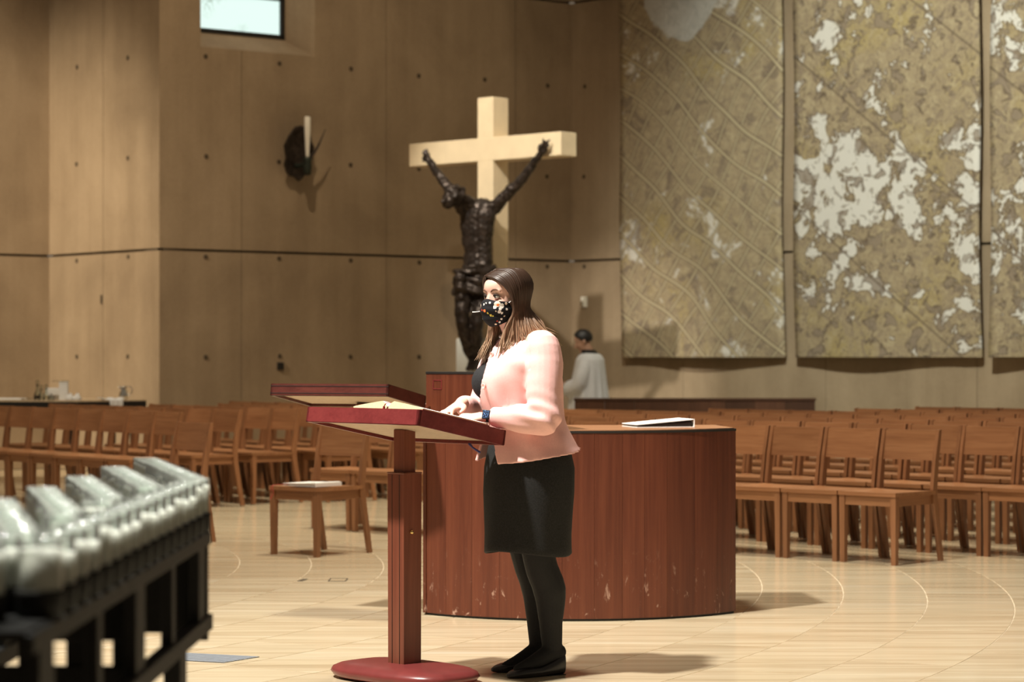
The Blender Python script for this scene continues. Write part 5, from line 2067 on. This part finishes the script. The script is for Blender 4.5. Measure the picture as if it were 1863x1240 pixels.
# shoes: low wedges
def shoe(an):
    cx, cy = an.x, an.y
    P = []
    secs = []
    # heel to toe: x, half-width, top height, bottom height
    for x, hw, zt_, zb_ in ((-0.056, 0.018, 0.086, 0.004), (-0.048, 0.030, 0.094, 0.001), (-0.015, 0.037, 0.078, 0.0), (0.03, 0.038, 0.056, 0.0), (0.08, 0.041, 0.042, 0.0), (0.13, 0.044, 0.042, 0.0), (0.17, 0.041, 0.037, 0.0), (0.20, 0.031, 0.029, 0.001), (0.222, 0.013, 0.018, 0.004)):
        secs.append(((cx + x, cy, (zt_ + zb_) / 2), (0, hw, 0), (0, 0, (zt_ - zb_) / 2), 3.0))
    P.append(rings(secs, 24))
    return remesh('shoe', P, 0.005, 4)


for an, ang, lb in ((Vector((-0.070, 0.086, 0)), 4, 'black leather wedge shoe, nearer'), (Vector((-0.100, -0.080, 0)), -3, 'black leather wedge shoe, farther')):
    me = shoe(Vector((0, 0, 0)))
    o = obj('shoe', me, M['shoe'], wo, an, (0, 0, math.radians(ang)))
    o['label'] = lb
    bm = bmesh.new()
    add_box(bm, Vector((-0.004, 0, 0.0015)), (0.085, 0.062, 0.003))
    obj('sole', bm_mesh('sole', bm), M['black'], o)

# ------------------------------------------------------------------ priest in the background
PO = Vector((0.845, 26.15, 0))
PANG = math.radians(160)
pr = thing('person', 'man in a white surplice with black collar standing by the far wall', 'person', PO, PANG)
PH = Vector((0.075, 0.0, 1.475))
PHR = Matrix.Rotation(math.radians(14), 3, 'Z') @ Matrix.Rotation(math.radians(20), 3, 'Y')


def Q(shape):
    v, f = shape
    return [PH + PHR @ Vector(q) for q in v], f


P = [rings([vsec(0.85, 0, 0.12, 0.16), vsec(1.0, 0, 0.11, 0.15), vsec(1.2, 0.01, 0.12, 0.17), vsec(1.29, 0.0, 0.09, 0.15), vsec(1.33, 0.0, 0.06, 0.09)], 20),
     tube([(0.0, 0, 1.31), (0.02, 0, 1.37), (0.055, 0, 1.43)], [0.065, 0.058, 0.058], 14, per=3),
     Q(ellipsoid((-0.005, 0, 0.035), (0.098, 0.077, 0.085))), Q(ellipsoid((0.03, 0, -0.025), (0.062, 0.062, 0.088))), Q(ellipsoid((0.055, 0, -0.10), (0.03, 0.03, 0.02))),
     Q(tube([(0.082, 0, 0.012), (0.112, 0, -0.036)], [0.008, 0.014], 8)), Q(ellipsoid((-0.01, 0.078, -0.01), (0.02, 0.01, 0.032))), Q(ellipsoid((-0.01, -0.078, -0.01), (0.02, 0.01, 0.032)))]
for s in (1, -1):
    P.append(tube([(0.0, s * 0.16, 1.27), (0.02, s * 0.22, 1.10), (0.06, s * 0.22, 0.98), (0.20, s * 0.12, 0.98), (0.27, s * 0.06, 1.0)], [0.040, 0.040, 0.042, 0.034, 0.027], 12, per=3))
    wr = Vector((0.27, s * 0.06, 1.0))
    P += hand(wr, (0.9, -s * 0.3, 0.1), (0, -s, 0.2), (0.1, s * 0.6, 0.8), 0.4)
    P.append(tube([(0, s * 0.09, 0.86), (0.01, s * 0.09, 0.48), (-0.01, s * 0.09, 0.09), (0.06, s * 0.09, 0.05), (0.15, s * 0.10, 0.035)], [0.09, 0.06, 0.045, 0.045, 0.035], 12, per=3))
obj('body', remesh('body', P, 0.009, 4), M['skin2'], pr)
# short dark hair
V, F = [], []
NA, NE = 32, 10
for j in range(NE + 1):
    for i in range(NA):
        az = -PI + 2 * PI * i / NA
        lo = -0.62 + 1.35 * max(0, math.cos(az)) ** 0.7
        el = lo + (PI / 2 - lo) * j / NE
        k = 1.09
        V.append(PH + PHR @ Vector((-0.005 + 0.098 * k * math.cos(az) * math.cos(el), 0.077 * k * math.sin(az) * math.cos(el), 0.035 + 0.092 * k * math.sin(el))))
for j in range(NE):
    for i in range(NA):
        F.append((j * NA + i, j * NA + (i + 1) % NA, (j + 1) * NA + (i + 1) % NA, (j + 1) * NA + i))
me = new_mesh('hair', V, F, True)
bm = bmesh.new()
bm.from_mesh(me)
bmesh.ops.solidify(bm, geom=bm.faces[:], thickness=0.012)
obj('hair', bm_mesh('hair', bm, True), M['dark_hair'], pr)
obj('collar', new_mesh('collar', *rings([vsec(1.30, 0.0, 0.105, 0.135), vsec(1.345, 0.005, 0.092, 0.108), vsec(1.375, 0.015, 0.075, 0.078), vsec(1.385, 0.02, 0.068, 0.068)], 24), True), M['dark_hair'], pr)['label'] = 'black collar'
secs = []
for z, cx, rx, ry in ((1.345, 0.0, 0.085, 0.12), (1.325, 0.0, 0.115, 0.175), (1.28, 0.0, 0.145, 0.205), (1.15, 0.005, 0.165, 0.215), (1.0, 0.01, 0.185, 0.225), (0.85, 0.01, 0.205, 0.24), (0.70, 0.01, 0.22, 0.25), (0.62, 0.01, 0.225, 0.255)):
    secs.append(vsec(z, cx, rx, ry))
v, f = rings(secs, 72)
nv2 = []
for q in v:
    a = math.atan2(q.y, q.x)
    k = 1 + 0.055 * math.sin(13 * a) * min(1, max(0, (1.30 - q.z) / 0.35))
    nv2.append(Vector((q.x * k, q.y * k, q.z)))
sp = [(nv2, f)]
for s in (1, -1):
    sp.append(tube([(0.0, s * 0.13, 1.28), (0.02, s * 0.215, 1.12), (0.06, s * 0.215, 1.00), (0.17, s * 0.14, 0.96)], [0.07, 0.075, 0.085, 0.10], 14, per=3))
obj('surplice', remesh('surplice', sp, 0.011, 3), M['surplice'], pr)['label'] = 'white pleated surplice'
v, f = rings([vsec(0.75, 0.0, 0.16, 0.19), vsec(0.4, 0.0, 0.19, 0.21), vsec(0.06, 0.0, 0.215, 0.235)], 36)
obj('cassock', new_mesh('cassock', v, f, True), M['dark_hair'], pr)['label'] = 'black cassock'
